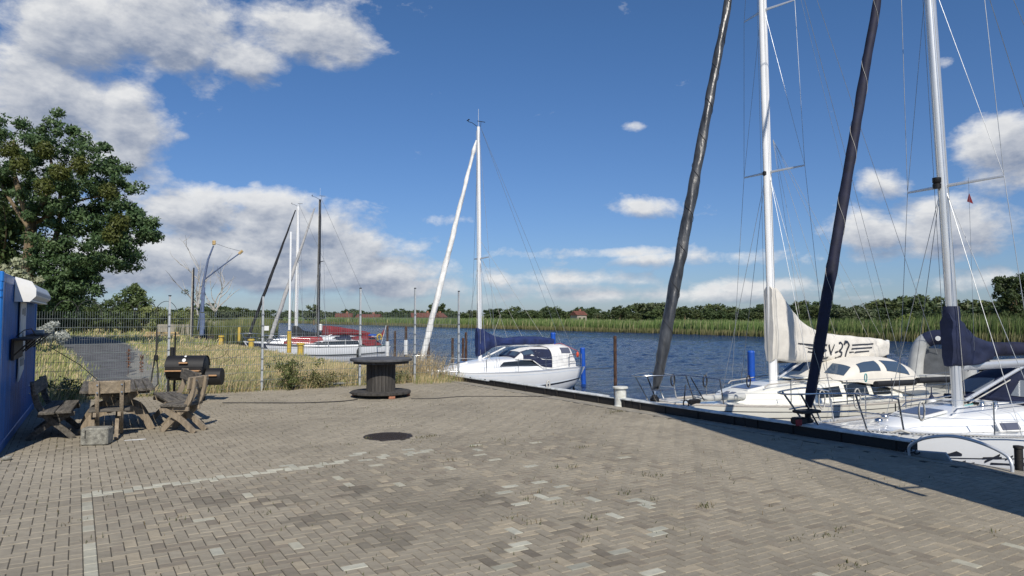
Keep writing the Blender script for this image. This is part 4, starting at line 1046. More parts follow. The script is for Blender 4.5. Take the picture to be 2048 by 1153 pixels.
MB().tube([(4.4,0,1.6),(5.4,0,2.0)], .03, 8).build('boom_vang', 'alu', Bt)
hood = [arch(5.55,1.0,1.52,1.56,p=.5), arch(6.05,1.06,1.50,1.92,p=.5), arch(6.6,1.12,1.42,2.04,p=.5), arch(7.3,1.16,1.30,2.08,p=.5), arch(8.0,1.20,1.12,2.05,p=.5), arch(8.5,1.22,1.02,1.9,p=.5), arch(9.0,1.22,1.0,1.25,p=.5)]
ho = MB().grid(hood).build('sprayhood', 'hood_cream', Bt, 60); hl_ = Loft(hood)
for c in (((.06,.20),(.17,.24),(.17,.44),(.06,.44)), ((.06,.56),(.17,.56),(.17,.76),(.06,.80)), ((.20,.09),(.42,.10),(.44,.28),(.25,.27)), ((.48,.10),(.72,.10),(.68,.27),(.49,.28)), ((.20,.91),(.42,.90),(.44,.72),(.25,.73)), ((.48,.90),(.72,.90),(.68,.73),(.49,.72))):
    hl_.patch('window', 'clear_vinyl', ho, c, .012)
for sd in (-1, 1):
    MB().tube([(3.2,sd*.55,1.47),(3.3,sd*.56,1.53),(5.4,sd*.74,1.62),(5.5,sd*.74,1.57)], .014, 6).build('grab_rail', 'teak', Bt, 60)
    MB().bbox((0,0,0),(1.8,.035,.03),.004).build('genoa_track', 'steel', Bt, None, (5.4, sd*1.42, 1.12), (0,0,sd*.03))
    for x, yy in ((1.0,.48),(1.5,.70)): MB().bbox((x, sd*yy, h.sheer(x/h.L)+.04),(.18,.04,.03),.01).build('cleat', 'steel', Bt)
    for x, yy in ((4.5,-.35),(4.7,.35)): MB().lathe((x,yy,1.5), [(.06,0),(.06,.03),(.04,.05),(.05,.11),(0,.12)], 12).build('winch', 'steel', Bt, 50)
MB().bbox((.75,0,1.27),(.55,.4,.02),.01).build('anchor_locker_lid', 'deck_grey', Bt); MB().bbox((5.0,0,1.60),(.9,.8,.03),.012).build('companion_garage', 'gel_cream', Bt)
pulpit(Bt, h, .62, 1.5, .25); stern_rail(Bt, h, .62, 1.2); lifelines(Bt, h, 1.55, 9.8, 6, .60)
boxhatch(Bt, (3.15,-.05,1.42), (.6,.6,.05), -.10); boxhatch(Bt, (2.55,0,1.28), (.35,.35,.04), -.3)
for x, l_ in ((5.9,1.6),(7.7,1.6)): MB().tube([(x,-1.62,1.50),(x+l_,-1.66,1.47)], .075, 8).build('lifeline_cushion', 'black_canvas', Bt, 60)
MB().tube([(1.1,-.35,1.31),(2.6,-.45,1.29)], .07, 12).build('stowed_fender', 'rubber_grey', Bt, 60)
for c in ((1.15,-.62,1.72),(.5,-.3,1.75),(2.1,-1.0,1.70)): coil(Bt, c, .13, 5, 'black'); 
line(Bt, [(.9,-.45,1.8),(1.25,-.5,1.28)], .012, 'black', 'hanging_rope'); MB().bbox((.95,-.5,1.28),(.3,.12,.1),.03).build('cleat','black',Bt)
coil(Bt, (5.6,-1.55,1.66), .10, 4, 'cyan_rope', w_=.008)
fender((10.62+7.9, 11.75-1.86, WATER+.55), 'white fender with navy top hanging between the cream boat and its neighbour')
# inflatable dinghy hoisted upright behind the cream boat
dg = thing('inflatable_dinghy', 'light grey inflatable dinghy with navy nose hung upright at the stern of the cream boat', 'dinghy', (21.35, 11.1, WATER+.45), .25)
def upath(y0, z0, w_, ht):
    return bezier([(0,y0-w_,z0),(0,y0-w_,z0+ht*.6),(0.02,y0-w_*.80,z0+ht*.88),(0.05,y0-w_*.35,z0+ht),(0.05,y0+w_*.35,z0+ht),(0.02,y0+w_*.80,z0+ht*.88),(0,y0+w_,z0+ht*.6),(0,y0+w_,z0)], 40)
pth = upath(0, 0, .66, 2.05)
MB().tube(pth, .21, 14).build('tube', 'rubber_grey', dg, 60)
MB().tube(pth[15:26], .218, 14).build('nose_patch', 'navy', dg, 60)
mb = MB().slab([(-.6,.05),(.6,.05),(.6,1.35),(.35,1.75),(-.35,1.75),(-.6,1.35)], 'x', -.02, .02); mb.build('floor', 'inner_grey', dg)
MB().bbox((-.06,0,.15),(.06,1.0,.32),.02).build('transom', 'inner_grey', dg); MB().bbox((-.08,0,.95),(.16,1.1,.10),.03).build('thwart', 'rubber_grey', dg)
for y, z in ((-.86,.7),(-.86,1.1),(.86,.9)): MB().tube([(-.1,y*.78,z),(-.2,y*.82,z+.06),(-.1,y*.78,z+.14)], .02, 6).build('grab_handle', 'black', dg)
MB().lathe((-.25,0,2.05), [(.001,0),(.07,.0),(.07,.01),(.001,.012)], 16, Matrix.Rotation(R(-90),3,'Y')).build('valve_plate', 'white_paint', dg)
om = thing('outboard_motor', 'black outboard motor with white cap on the stern rail', 'outboard', (22.3, 10.4, WATER+1.1), 0)
MB().bbox((0,0,.55),(.30,.22,.42),.06).build('cowling','black',om); MB().bbox((0,0,.80),(.24,.20,.10),.04).build('cap','white_paint',om); MB().tube([(0,0,.35),(0,0,-.35)],.05,8).build('shaft','black',om)
MB().tube([(-.1,0,.5),(-.5,.0,.55)],.02,6).build('tiller','black',om)

# ===== boat C: white sloop nearest, right edge
Ct = thing('sailboat', 'nearest white sailboat with grey metal mast, navy furled foresail and navy boom cover', 'sailboat', (10.35, 7.62, WATER), -.14)
h = Hull(10.2, 3.5, 1.28, 1.02, rake=1.0, counter=.3, zb=-.3, srake=.5)
hullC = h.build(Ct, 'gel_white', 'gel_white', rail=False)
for sd in (-1, 1):
    h.band(Ct, 'knuckle_line', 'stripe_dark', .03, .99, .185, .193, sd)
    mb = MB(); rows = [[h.pt(s, 0, sd, -.03)+Vector((0,0,-.01)), h.pt(s, 0, sd, -.025)+Vector((0,0,.055))] for s in [i/60 for i in range(61)]]
    mb.grid(rows).build('toe_rail', 'alu', Ct, 60)
    mb = MB()
    for i in range(150):
        s = .02+.96*i/150; a, b = h.pt(s, 0, sd, -.024), h.pt(s+.0028, 0, sd, -.024); mb.add([a+Vector((0,0,.018)), b+Vector((0,0,.018)), b+Vector((0,0,.034)), a+Vector((0,0,.034))], [(0,1,2,3)])
    kind(mb.build('rail_slots', 'stripe_dark', Ct), 'stuff')
    MB().grid([[h.pt(s,0,sd,-.04)+Vector((0,0,.005)), h.pt(s,0,sd,-.20)+Vector((0,0,.012))] for s in [.05+i*.9/30 for i in range(31)]]).build('side_deck_plank', 'teak', Ct)
# hand lettering on the topside, only the upper strokes show above the quay
mb = MB()
def hs(pts, w_, s0):
    rows = []; s0 += .074; pts = [(a*1.15, .150+(t_-.44)*.50) for a, t_ in pts]; w_ = [q*.75 for q in w_] if isinstance(w_, (list, tuple)) else w_*.75
    for i, (a, t_) in enumerate(pts):
        ww = w_[i] if isinstance(w_, (list, tuple)) else w_
        rows.append([h.pt(s0+a/h.L, t_-ww, -1, .008), h.pt(s0+a/h.L, t_+ww, -1, .008)])
    mb.grid(rows)
hs([(0,.47),(.12,.46),(.22,.44),(.30,.46)], [.004,.016,.028,.012], .115)
hs([(0,.51),(.30,.50)], .012, .185); hs([(.02,.57),(.14,.51),(.25,.45)], .014, .187); hs([(0,.53),(.12,.47)], .012, .226); hs([(.0,.62),(.12,.58)], .02, .142); hs([(.0,.62),(.1,.60)], .014, .16)
hs([(0,.51),(.25,.52)], .010, .272); hs([(0,.58),(.12,.53),(.26,.47)], .012, .285); hs([(0,.54),(.2,.55)], .012, .295); hs([(0,.64),(.25,.60)], .02, .25); hs([(0,.60),(.5,.63)],.012,.20)
mb.build('boat_name', 'stripe_dark', hullC)
cab, lf = cabin(Ct, [(1.9,.25,.20,1.15,1.17),(2.3,.55,.42,1.12,1.27),(3.1,.90,.66,1.06,1.36),(4.2,1.12,.84,1.02,1.42),(5.6,1.22,.95,1.0,1.50),(7.2,1.22,.95,1.0,1.52)], 'gel_white')
MB().bbox((0,0,0),(.50,.03,.20),.06,).build('porthole','white_paint',cab,loc=(3.72,-1.0,1.22),rot=(R(-32),0,R(-11)))
MB().bbox((0,-.02,0),(.38,.02,.13),.045).build('porthole_glass','hatch_glass',cab,loc=(3.72,-1.0,1.22),rot=(R(-32),0,R(-11)))
boxhatch(Ct, (2.75,-.05,1.40), (.62,.62,.05), -.12)
mo, mx = mast_set(Ct, 3.85, 1.42, 13.6, .115, 'alu', [(5.6, .95), (9.6, .8)], top_x=3.2, B_=3.3, backs=[(10.0,-.6,1.7),(10.0,.6,1.7)], sweep=.28, lw=.006, flat=.72)
masthead(mo, mx, 13.6)
MB().lathe((mx(5.6)-.17,0,5.55), [(.0,0),(.07,0),(.075,.08),(.055,.09),(.075,.11),(.075,.20),(.0,.21)], 12).build('radar_light', 'black', mo, 50)
furled(Ct, (.12,0,1.62), (3.05,0,13.0), [(0,.05),(.02,.085),(.2,.095),(.6,.075),(1,.03)], 'navy_sail', seed=8, wrap=False, fold=.035)
mb = MB()
a_, b_ = Vector((.12,0,1.62)), Vector((3.05,0,13.0)); hp = []
for i in range(301):
    t_ = i/300; q_ = 2*math.pi*t_*(9); r2 = float(np.interp(t_, [0,.02,.2,.6,1], [.055,.09,.102,.082,.035])); hp.append(a_.lerp(b_, t_)+Vector((math.sin(q_)*r2, math.cos(q_)*r2, 0)))
mb.tube(hp, .0035, 4).build('wrap_line', 'rope_pale', Ct)
MB().lathe((.10,0,1.36), [(.03,0),(.09,.02),(.09,.06),(.05,.09),(.05,.16),(.08,.2)], 14).build('furling_drum', 'black', Ct, 50); line(Ct, [(.06,0,1.22),(.12,0,1.62)], .02, 'steel', 'forestay_fitting')
mb = MB(); mb.bbox((-.22,-.12,1.44),(.24,.16,.11),.02).build('anchor_box', 'black', Ct); MB().bbox((-.35,-.245,1.43),(.12,.03,.10),.01).build('bow_light', 'red_hull', Ct)
MB().bbox((-.16,-.23,1.60),(.42,.22,.05),.015).build('pulpit_seat', 'black', Ct); MB().tube([(-.05,-.05,1.36),(.15,-.05,1.25)], .04, 8).build('anchor_shank', 'steel', Ct)
boom(Ct, 3.98, 8.8, 2.20, 2.24, 'alu', .09)
cv = Cover([(3.60,2.2,3.22,.13),(3.80,2.2,3.20,.15),(3.98,2.2,2.98,.17),(4.2,2.2,2.80,.17),(4.45,2.24,2.70,.16),(4.75,2.30,2.64,.16)], 11, .026, 3.6)
MB().lathe((mx(3.3),0,2.95), [(.145,0),(.150,.2),(.140,.36),(.125,.38)], 16).build('mast_collar', 'navy', Ct, 60); cv.build(Ct, 'blue_cover' if False else 'navy')
cv = Cover([(4.6,2.35,2.64,.16),(5.0,2.36,2.64,.15),(6.5,2.36,2.60,.14),(8.7,2.36,2.55,.13)], 12, .006); cv.build(Ct, 'navy_sail', 'sail_bag')
MB().tube([(4.05,0,1.55),(5.9,0,2.16)], .035, 10).build('boom_vang', 'alu', Ct, 60); line(Ct, [(4.1,-.05,1.5),(5.6,-.05,1.98)], .012, 'rope_pale', 'vang_rope')
hood = [arch(4.95,.95,1.50,1.52,p=.5), arch(5.35,1.02,1.46,1.92,p=.5), arch(5.9,1.1,1.42,2.08,p=.5), arch(6.6,1.15,1.3,2.1,p=.5), arch(7.4,1.2,1.02,2.05,p=.5)]
ho = MB().grid(hood).build('sprayhood', 'navy', Ct, 60); hl_ = Loft(hood)
for c in (((.06,.18),(.24,.22),(.24,.46),(.06,.46)), ((.06,.54),(.24,.54),(.24,.78),(.06,.82)), ((.30,.08),(.62,.09),(.60,.28),(.34,.28)), ((.30,.92),(.62,.91),(.60,.72),(.34,.72))): hl_.patch('window', 'vinyl_grey', ho, c, .012)
MB().tube([(4.95,-1.02,1.5),(4.85,-.6,1.53),(4.82,0,1.55),(4.85,.6,1.53),(4.95,1.02,1.5)], .05, 8).build('hood_collar', 'navy', Ct)
pulpit(Ct, h, .60, 1.35, .42, .016); stern_rail(Ct, h, .62, 1.2); lifelines(Ct, h, 1.4, 9.0, 6, .60)
for x, y in ((4.15,-.25),(4.3,-.4),(4.2,.3)): MB().lathe((x,y,1.46), [(.06,0),(.06,.03),(.04,.05),(.045,.11),(.0,.12)], 14).build('winch', 'steel', Ct, 50)
coil(Ct, (1.4,-1.08,1.62), .15, 4, 'rope_pale', w_=.011); coil(Ct, (1.0,.55,1.65), .17, 4, 'rope_pale', w_=.010); coil(Ct, (2.8,1.35,1.5), .2, 4, 'rope_pale', w_=.012)
coil(Ct, (4.1,.1,1.55), .1, 5, 'rope_dark')
for k in range(4): line(Ct, [(3.9+.05*k,-.08+.05*k,1.45),(3.75,-.05+.03*k,3.6)], .008, 'rope_pale', 'halyard_tail')
line(Ct, [(1.5,-1.0,1.22),(1.9,-.8,1.2),(2.6,-1.3,1.18),(3.6,-1.55,1.12)], .008, 'rope_pale', 'deck_rope')
MB().tube([(1.1,-.75,1.25),(1.2,-.85,1.3),(1.35,-.9,1.26),(1.25,-.8,1.22),(1.05,-.9,1.10)], .02, 6).build('mooring_cleat_rope', 'rope_pale', Ct)
# deck gear of the nearest boat
for sd in (-1, 1):
    MB().tube([(3.0,sd*.50,1.44),(3.1,sd*.50,1.50),(4.8,sd*.68,1.56),(4.9,sd*.68,1.52)], .014, 6).build('grab_rail', 'steel', Ct, 60)
    MB().bbox((0,0,0),(1.6,.035,.03),.004).build('genoa_track', 'steel', Ct, None, (4.6, sd*1.36, 1.11), (0,0,sd*.05))
    MB().bbox((0,0,0),(.12,.05,.07),.015).build('sheet_car', 'black', Ct, None, (4.4, sd*1.36, 1.15), (0,0,0))
    for x, yy in ((1.15,.62),(.75,.40),(3.75,1.48),(4.2,1.50)):
        q_ = (x, sd*yy, h.sheer(x/h.L)+.03); MB().bbox(q_,(.16,.04,.03),.01).build('cleat', 'steel', Ct)
    MB().tube([(3.95,sd*1.40,1.08),(3.95,sd*1.40,1.34)], .012, 6).build('turnbuckle', 'black', Ct)
    MB().tube([(1.5,sd*.86,1.21),(4.2,sd*1.18,1.15),(6.0,sd*1.3,1.12)], .006, 5).build('jackline', 'rope_pale', Ct)
for x, y in ((1.75,0),(2.25,.28)): MB().lathe((x,y,1.26+.02*x), [(.07,0),(.07,.03),(.05,.05),(0,.06)], 16).build('deck_vent', 'steel', Ct, 50)
MB().bbox((.55,0,1.29),(.5,.42,.02),.01).build('anchor_locker_lid', 'deck_grey', Ct)
MB().bbox((4.55,.1,1.50),(.7,.9,.03),.012).build('companion_garage', 'white_paint', Ct); MB().bbox((4.25,0,1.49),(.12,.5,.06),.01).build('rope_clutch', 'black', Ct)
for k in range(4): MB().tube([(3.9,-.18+.12*k,1.47),(4.25,-.18+.12*k,1.49)], .007, 5).build('control_line', ['rope_pale','cyan_rope','rope_pale','red_hull'][k], Ct)
# courtesy flag
fl = thing('pennant', 'small dark red pennant on a thin line right of the grey mast', 'flag', tuple(at_d(1938, 386, 13.0)), 0)
MB().add([(0,0,0),(-.02,.03,-.16),(.10,-.02,-.20),(.02,0,-.02)], [(0,1,2,3)]).build('cloth', 'red_canvas', fl); MB().tube([(0,0,.28),(0,0,-2.9)], .003, 4).build('line', 'rigging', fl)
# extra rigging of the neighbour just outside: thin shrouds of boat C's far side are already built

# ===== boats D and E beyond the fence
Dt = thing('sailboat', 'white sailboat with black mast, dark red boom cover and red cockpit canvas', 'sailboat', (10.3, 46.8, WATER), -.01)
h = Hull(8.0, 2.9, 1.28, 1.1, rake=.8, counter=.3); h.build(Dt, 'gel_white', 'deck_grey', railm='stripe_dark')
for sd in (-1, 1): h.band(Dt, 'rubbing_strake', 'stripe_dark', .01, .995, .24, .28, sd); h.band(Dt, 'rust_stain_line', 'rust', .05, .99, .30, .31, sd)
cabin(Dt, [(1.4,.4,.35,1.22,1.24),(2.0,.7,.6,1.2,1.40),(3.4,.9,.78,1.15,1.50),(6.0,1.0,.86,1.12,1.52)], 'gel_white', [((.36,.04),(.98,.04),(.97,.16),(.40,.16))])
mo, mx = mast_set(Dt, 3.35, 1.5, 10.9, .10, 'black_mast', [(6.7, .75)], B_=2.9, backs=[(7.9,0,1.5)], sweep=.1, lw=.010); masthead(mo, mx, 10.9, 1.1)
furled(Dt, (.2,0,1.4), (3.0,0,10.3), [(0,.06),(.03,.13),(.4,.12),(1,.04)], 'grey_sail', wrap=False); boom(Dt, 3.4, 7.0, 1.82, 1.72, 'alu', .05)
Cover([(3.6,1.86,2.50,.16),(3.9,1.86,2.52,.2),(5.0,1.84,2.36,.19),(6.5,1.80,2.10,.15),(6.9,1.80,2.0,.1)], 21, .02).build(Dt, 'red_canvas')
MB().bbox((3.45,-.1,2.38),(.22,.3,.45),.06).build('sail_head_bundle', 'white_sail', Dt)
hood = [arch(5.5,.8,1.5,1.52,p=.5), arch(5.8,.85,1.4,1.75,p=.5), arch(6.4,.9,1.12,1.82,p=.5), arch(7.0,.9,1.1,1.75,p=.5), arch(7.4,.85,1.1,1.3,p=.5)]
MB().grid(hood).build('cockpit_canvas', 'red_canvas', Dt, 60)
hood = [arch(4.5,.75,1.6,1.62,p=.5), arch(4.8,.8,1.58,1.80,p=.5), arch(5.3,.82,1.5,1.84,p=.5)]
MB().grid(hood).build('sprayhood', 'navy', Dt, 60)
MB().tube([(3.6,-.1,1.6),(4.6,-.1,2.1)], .04, 8).build('boom_vang', 'white_paint', Dt)
pulpit(Dt, h, .6, 1.4, .2, .02); stern_rail(Dt, h, .6, 1.1); lifelines(Dt, h, 1.4, 7.0, 6, .55, 'white_paint')
t = thing('upturned_dinghy', 'red dinghy lying upside down on the foredeck of the black-masted boat', 'dinghy', (11.4, 46.6, WATER+1.28), 0)
rows = [[(x, -w_*math.cos(a), .05+hh*math.sin(a)) for a in [math.pi*i/10 for i in range(11)]] for x, w_, hh in ((0,.15,.18),(.3,.40,.34),(.9,.55,.44),(1.8,.58,.46),(2.4,.52,.42),(2.45,.2,.1))]
MB().grid(rows).build('hull', 'red_hull', t, 60); MB().tube([(.0,-.15,.05),(.3,-.42,.05),(.9,-.57,.05),(1.8,-.6,.05),(2.4,-.54,.05)], .03, 6).build('gunwale', 'white_paint', t)
t = thing('ensign', 'small red ensign leaning on a staff at the stern of the black-masted boat', 'flag', (17.9, 46.4, WATER+1.2), 0)
MB().tube([(0,0,0),(.35,0,1.3)], .015, 6).build('staff', 'white_paint', t); MB().grid([[(.33,0,1.25),(.2,.02,1.0),(.25,-.03,.75)],[(.2,.08,1.0),(.0,.06,.7),(.1,.02,.5)]]).build('cloth', 'red_canvas', t)
t = thing('ring_buoy', 'yellow and blue horseshoe buoy on the stern rail of the black-masted boat', 'buoy', (17.5, 45.7, WATER+1.5), 0)
MB().tube([(0.15*math.cos(a),0,.2+.2*math.sin(a)) for a in [R(-60+30*i) for i in range(11)]], .06, 8).build('ring', 'yellow', t, 60); MB().bbox((-.5,0,.35),(.5,.2,.12),.04).build('cushion','pile_blue',t)
fender((15.9, 45.35, WATER+.35), 'dark fender hanging on the hull of the black-masted boat', None, 'black', .11, .6, 'black')
Et = thing('sailboat', 'farther sailboat with white mast, black wrapped foresail and black sail cover', 'sailboat', (10.2, 53.2, WATER), 0)
h = Hull(8.6, 2.9, 1.3, 1.1, rake=.9, counter=.3); h.build(Et, 'gel_white', 'deck_grey'); h.band(Et, 'sheer_band', 'navy', .01, .99, .03, .2, -1)
cabin(Et, [(1.8,.4,.35,1.22,1.24),(2.4,.7,.6,1.2,1.45),(3.6,.9,.78,1.15,1.55),(6.4,1.0,.86,1.12,1.6)], 'gel_white')
mo, mx = mast_set(Et, 3.7, 1.5, 11.3, .12, 'mast_white', [(7.2, .8)], B_=2.9, backs=[(8.5,0,1.5)], sweep=.1, lw=.010); masthead(mo, mx, 11.3, 1.0)
furled(Et, (.2,0,1.3), (3.5,0,11.0), [(0,.05),(.03,.10),(.5,.10),(1,.04)], 'black_canvas', wrap=False); boom(Et, 3.8, 7.8, 1.6, 1.55, 'alu', .06)
Cover([(3.45,1.45,2.42,.2),(3.8,1.45,2.42,.24),(4.2,1.55,2.05,.24),(4.9,1.65,1.92,.2),(7.6,1.6,1.85,.14)], 31, .02).build(Et, 'black_canvas')
pulpit(Et, h, .6, 1.5, .2, .02); lifelines(Et, h, 1.5, 7.8, 6, .55)

# ------------------------------------------------------------------ piles, bollards, poles
def pile(px, ytop, D, r_, m, label, group, lean=0.0, sleeve=None):
    p = at_d(px, ytop, D); t = thing('mooring_pile', label, 'pile', (p.x, p.y, WATER-.5), 0, group); hgt = p.z-WATER+.5
    MB().tube([(lean*hgt,0,0),(lean*hgt*.5,0,hgt*.5),(0,0,hgt)], r_, 14).build('shaft', m, t, 50)
    MB().lathe((0,0,hgt), [(r_*1.03,-.02),(r_*1.03,.02),(r_*.8,.05),(0,.06)], 14).build('pile_cap', m, t, 50)
    if sleeve: MB().tube([(0,0,hgt-sleeve[0]),(0,0,hgt-sleeve[1])], r_*1.6, 10).build('white_sleeve', 'white_paint', t, 50)
    return t, p
gb, gr = 'blue mooring piles', 'rusty mooring piles'
pile(1106, 668, 33, .12, 'pile_blue', 'blue mooring pile just showing behind the stern tent of the small white boat', gb)
tb, pb = pile(1165, 698, 33, .115, 'pile_blue', 'leaning blue mooring pile in open water astern of the small white boat', gb, lean=.03)
pile(1502, 705, 23.5, .115, 'pile_blue', 'blue mooring pile between the silver foresail and the white mast', gb)
pile(1745, 735, 24.5, .15, 'pile_blue', 'blue mooring pile seen through the cream sprayhood window', gb)
tr_, pr = pile(1230, 676, 19.5, .045, 'rust', 'thin rusty pole standing behind the white bollard', gr)
for px, yt, D, lab, sl in ((775,654,44,'rusty pile with short white sleeve, leftmost of the group behind the fence',(.9,1.8)),(790,664,43,'bare rusty pile directly right of the leftmost sleeved one',None),(812,655,42,'rusty pile with tall white sleeve left of the slanting white foresail',(.75,1.6)),
                           (857,668,41,'bare rusty pile right of the slanting white foresail',None),(905,678,40,'shortest brown pile left of the last fence post',None),(932,667,40,'thick rusty pile between the last fence post and the mast',None),(926,678,46,'faint farther rusty pile beside the thick one',None)):
    pile(px, yt, D, .075, 'rust', lab, gr, sleeve=sl)
line(None, [tuple(pb + Vector((0,0,-.9))), tuple(Vector((17.9,24.2,WATER+1.15)))], .018, 'rope_pale', 'mooring_rope')
tag(bpy.data.objects['mooring_rope'], 'pale mooring rope from the small white boat to the leaning blue pile', 'rope')
o = line(None, [tuple(pb + Vector((0,0,-.95))), tuple(pr + Vector((0,0,-.82)))], .012, 'rope_pale', 'mooring_rope'); tag(o, 'taut line from the leaning blue pile to the thin rusty pole', 'rope')
q0, q1 = at_d(748, 694, 49), at_d(776, 685, 44); o = line(None, [tuple(q0), tuple((q0+q1)/2-Vector((0,0,.15))), tuple(q1)], .025, 'cyan_rope', 'mooring_rope'); tag(o, 'turquoise mooring rope from the red-covered boat to a sleeved pile', 'rope')
# white quay bollard
p = at(1241, 813); bo = thing('bollard', 'weathered white steel bollard with flat cap on the quay edge', 'bollard', (p.x, p.y, 0), 0)
MB().lathe((0,0,0), [(.135,0),(.135,.02),(.125,.03),(.125,.38),(.13,.385)], 28).build('post', 'bollard_paint', bo, 40)
MB().lathe((0,0,.38), [(.14,0),(.165,.005),(.165,.035),(.15,.045),(0,.05)], 28).build('cap', 'bollard_paint', bo, 40)
for px, yb, yt, r_, lab, hi in ((478,683,655,.10,'tall thin yellow post left of the white flag pole',None),(564,703,663,.0,'',None)):
    if r_:
        p = at(px, yb); D = depth(p.x, p.y); hgt = at_d(px, yt, D).z
        t = thing('yellow_post', lab, 'post', (p.x, p.y, 0)); MB().lathe((0,0,0), [(r_,0),(r_,hgt-.03),(r_*.8,hgt),(0,hgt)], 14).build('post', 'yellow', t, 50)
for px, yb, lab in ((502,700,'squat yellow bollard in front of the farther white-masted boat'),(601,712,'squat yellow bollard beside the red dinghy'),(442,690,'squat yellow bollard farthest along the grassy quay')):
    p = at(px, yb); t = thing('yellow_bollard', lab, 'bollard', (p.x, p.y, 0), 0, 'squat yellow bollards'); 
    MB().lathe((0,0,0), [(.15,0),(.15,.5),(.2,.52),(.2,.58),(.15,.62),(0,.62)], 16).build('post', 'yellow', t, 50)
p = at(578, 706); D = depth(p.x, p.y); t = thing('flag_pole', 'slim white pole in a yellow sleeve on the grassy quay', 'pole', (p.x, p.y, 0))
MB().tube([(0,0,1.2),(0,0,at_d(576,464,D).z)], .06, 10).build('pole', 'mast_white', t, 60); MB().tube([(0,0,0),(0,0,at_d(577,663,D).z)], .12, 12).build('sleeve', 'yellow', t, 60)
# mast crane
p = at(404, 672); D = depth(p.x, p.y); cr = thing('mast_crane', 'blue two-armed mast crane with yellow tips beyond the grass', 'crane', (p.x, p.y, 0))
def cq(px, py, dd=0): v = at_d(px, py, D+dd); return (v.x-p.x, v.y-p.y, v.z)
MB().bbox((0,0,1.1),(.42,.42,2.2),.05).build('base', 'crane_blue', cr); MB().tube([(0,0,2.3), cq(408,575)], [.14,.11], 10).build('column', 'crane_blue', cr, 60)
MB().tube([cq(403,600), cq(408,560), cq(416,520), cq(427,492)], [.12,.12,.10,.07], 8).build('upper_arm', 'crane_blue', cr, 60); MB().tube([cq(408,560), cq(445,532), cq(478,508)], [.08,.06,.06], 8).build('side_arm', 'crane_blue', cr, 60)
MB().tube([cq(395,660), cq(404,600), cq(410,556)], .05, 6).build('stay_tube', 'crane_blue', cr); MB().bbox(cq(428,486),(.3,.3,.45),.05).build('arm_tip','straw',cr); MB().tube([cq(478,508), cq(485,502)], .14, 6).build('arm_tip','straw',cr)
line(cr, [cq(430,487), cq(455,496), cq(482,503)], .015, 'rope_dark', 'cable')
for px, yt, m, lab in ((382,540,'steel','grey metal lamp pole just left of the crane'),(384.5,536,'black_mast','thin dark pole touching the grey lamp pole')):
    pp = at_d(px, 672, D-6); t = thing('pole', lab, 'pole', (pp.x, pp.y, 0)); hh = at_d(px, yt, D-6).z; MB().tube([(0,0,0),(0,0,hh)], [.10,.06], 8).build('shaft', m if m != 'steel' else 'pale_bark', t, 60)
    MB().tube([(-.4,0,hh*.42),(.4,0,hh*.42)], .02, 6).build('cross_bar', 'galv', t)
pp = at_d(335, 668, 62); t = thing('timber_trestle', 'orange-brown timber stack lying in the grass beyond the fence', 'timber', (pp.x-.4, pp.y, 0), -YAW)
for k in range(2): MB().bbox((0,0,.25+.22*k),(3.2-.4*k,.25,.16),.02).build('beam', 'straw', t)
for sx in (-1, 1): MB().bbox((sx*1.2,0,.08),(.2,.3,.16),.02).build('foot_block', 'straw', t)
pp = at_d(348, 655, 70); t = thing('stone_wall', 'low grey masonry block behind the timber', 'wall', (pp.x, pp.y, 0), -YAW)
for k in range(3): MB().bbox((k*1.05-1,0,.55),(1.0,.6,1.1),.03).build('block', 'concrete', t)

# ------------------------------------------------------------------ fence
fe = thing('wire_fence', 'galvanised double-rod mesh fence with tall posts across the quay', 'fence', (0, Y_FENCE, 0))
post_x = [(335,785,592),(523,783,592),(719,774,577),(829,766,577),(917,758,583)]
pxs = []
for px, yb, yt in post_x:
    d = ray(px, yb); # post line: intersect with the fence plane
    k_ = Y_FENCE/d.y; x = d.x*k_; D = depth(x, Y_FENCE); zt = at_d(px, yt, D).z; pxs.append(x)
    po = MB().tube([(x,0,-.05),(x,0,zt)], .032, 4).build('post', 'galv', fe); MB().lathe((x,0,zt), [(.036,-.01),(.036,.012),(0,.016)], 8).build('post_cap', 'black', po)
    for k in range(7): MB().bbox((x,-.035,.25+.29*k),(.075,.02,.03),.004).build('clamp', 'rigging', po)
def mesh_panel(x0, x1, name='mesh_panel', zt=2.05, m='wire', dy=.0):
    mb = MB(); n = max(1, int(round((x1-x0)/.05)))
    for i in range(n+1): x = x0+(x1-x0)*i/n; mb.tube([(x,dy,.05),(x,dy,zt)], .0036, 4, cap=False)
    z = .08
    while z < zt+.01:
        for s in (-.008, .008): mb.tube([(x0,dy+s,z),(x1,dy+s,z)], .0055, 4, cap=False)
        z += .2
    return mb.build(name, m, fe)
gate_l = -1.0
xs_ = [-2.6, gate_l] + pxs
for a, b in zip(xs_[:-1], xs_[1:]): mesh_panel(a+.04, b-.04)
for x in (gate_l, -2.6): MB().tube([(x,0,-.05),(x,0,2.2)], .032, 4).build('post', 'galv', fe)
bw = thing('razor_wire', 'loose arcs of dark barbed wire above the left fence panel', 'barbed wire', (0, Y_FENCE+.12, 1.95)); mb = MB(); pts = []
for x0 in (-.2, .25, .95, 1.45, 1.9): mb.tube([(x0+.26*math.cos(a), .05*math.sin(2*a), .36*math.sin(a)) for a in [math.pi*i/14 for i in range(15)]], .008, 4)
mb.build('wire_loops', 'rope_dark', bw)
sp = thing('cable_loop', 'dark strap hanging in a loop on the fence left of the grill', 'strap', (0, Y_FENCE-.05, 0)); x = (lambda d: d.x*Y_FENCE/d.y)(ray(312, 700))
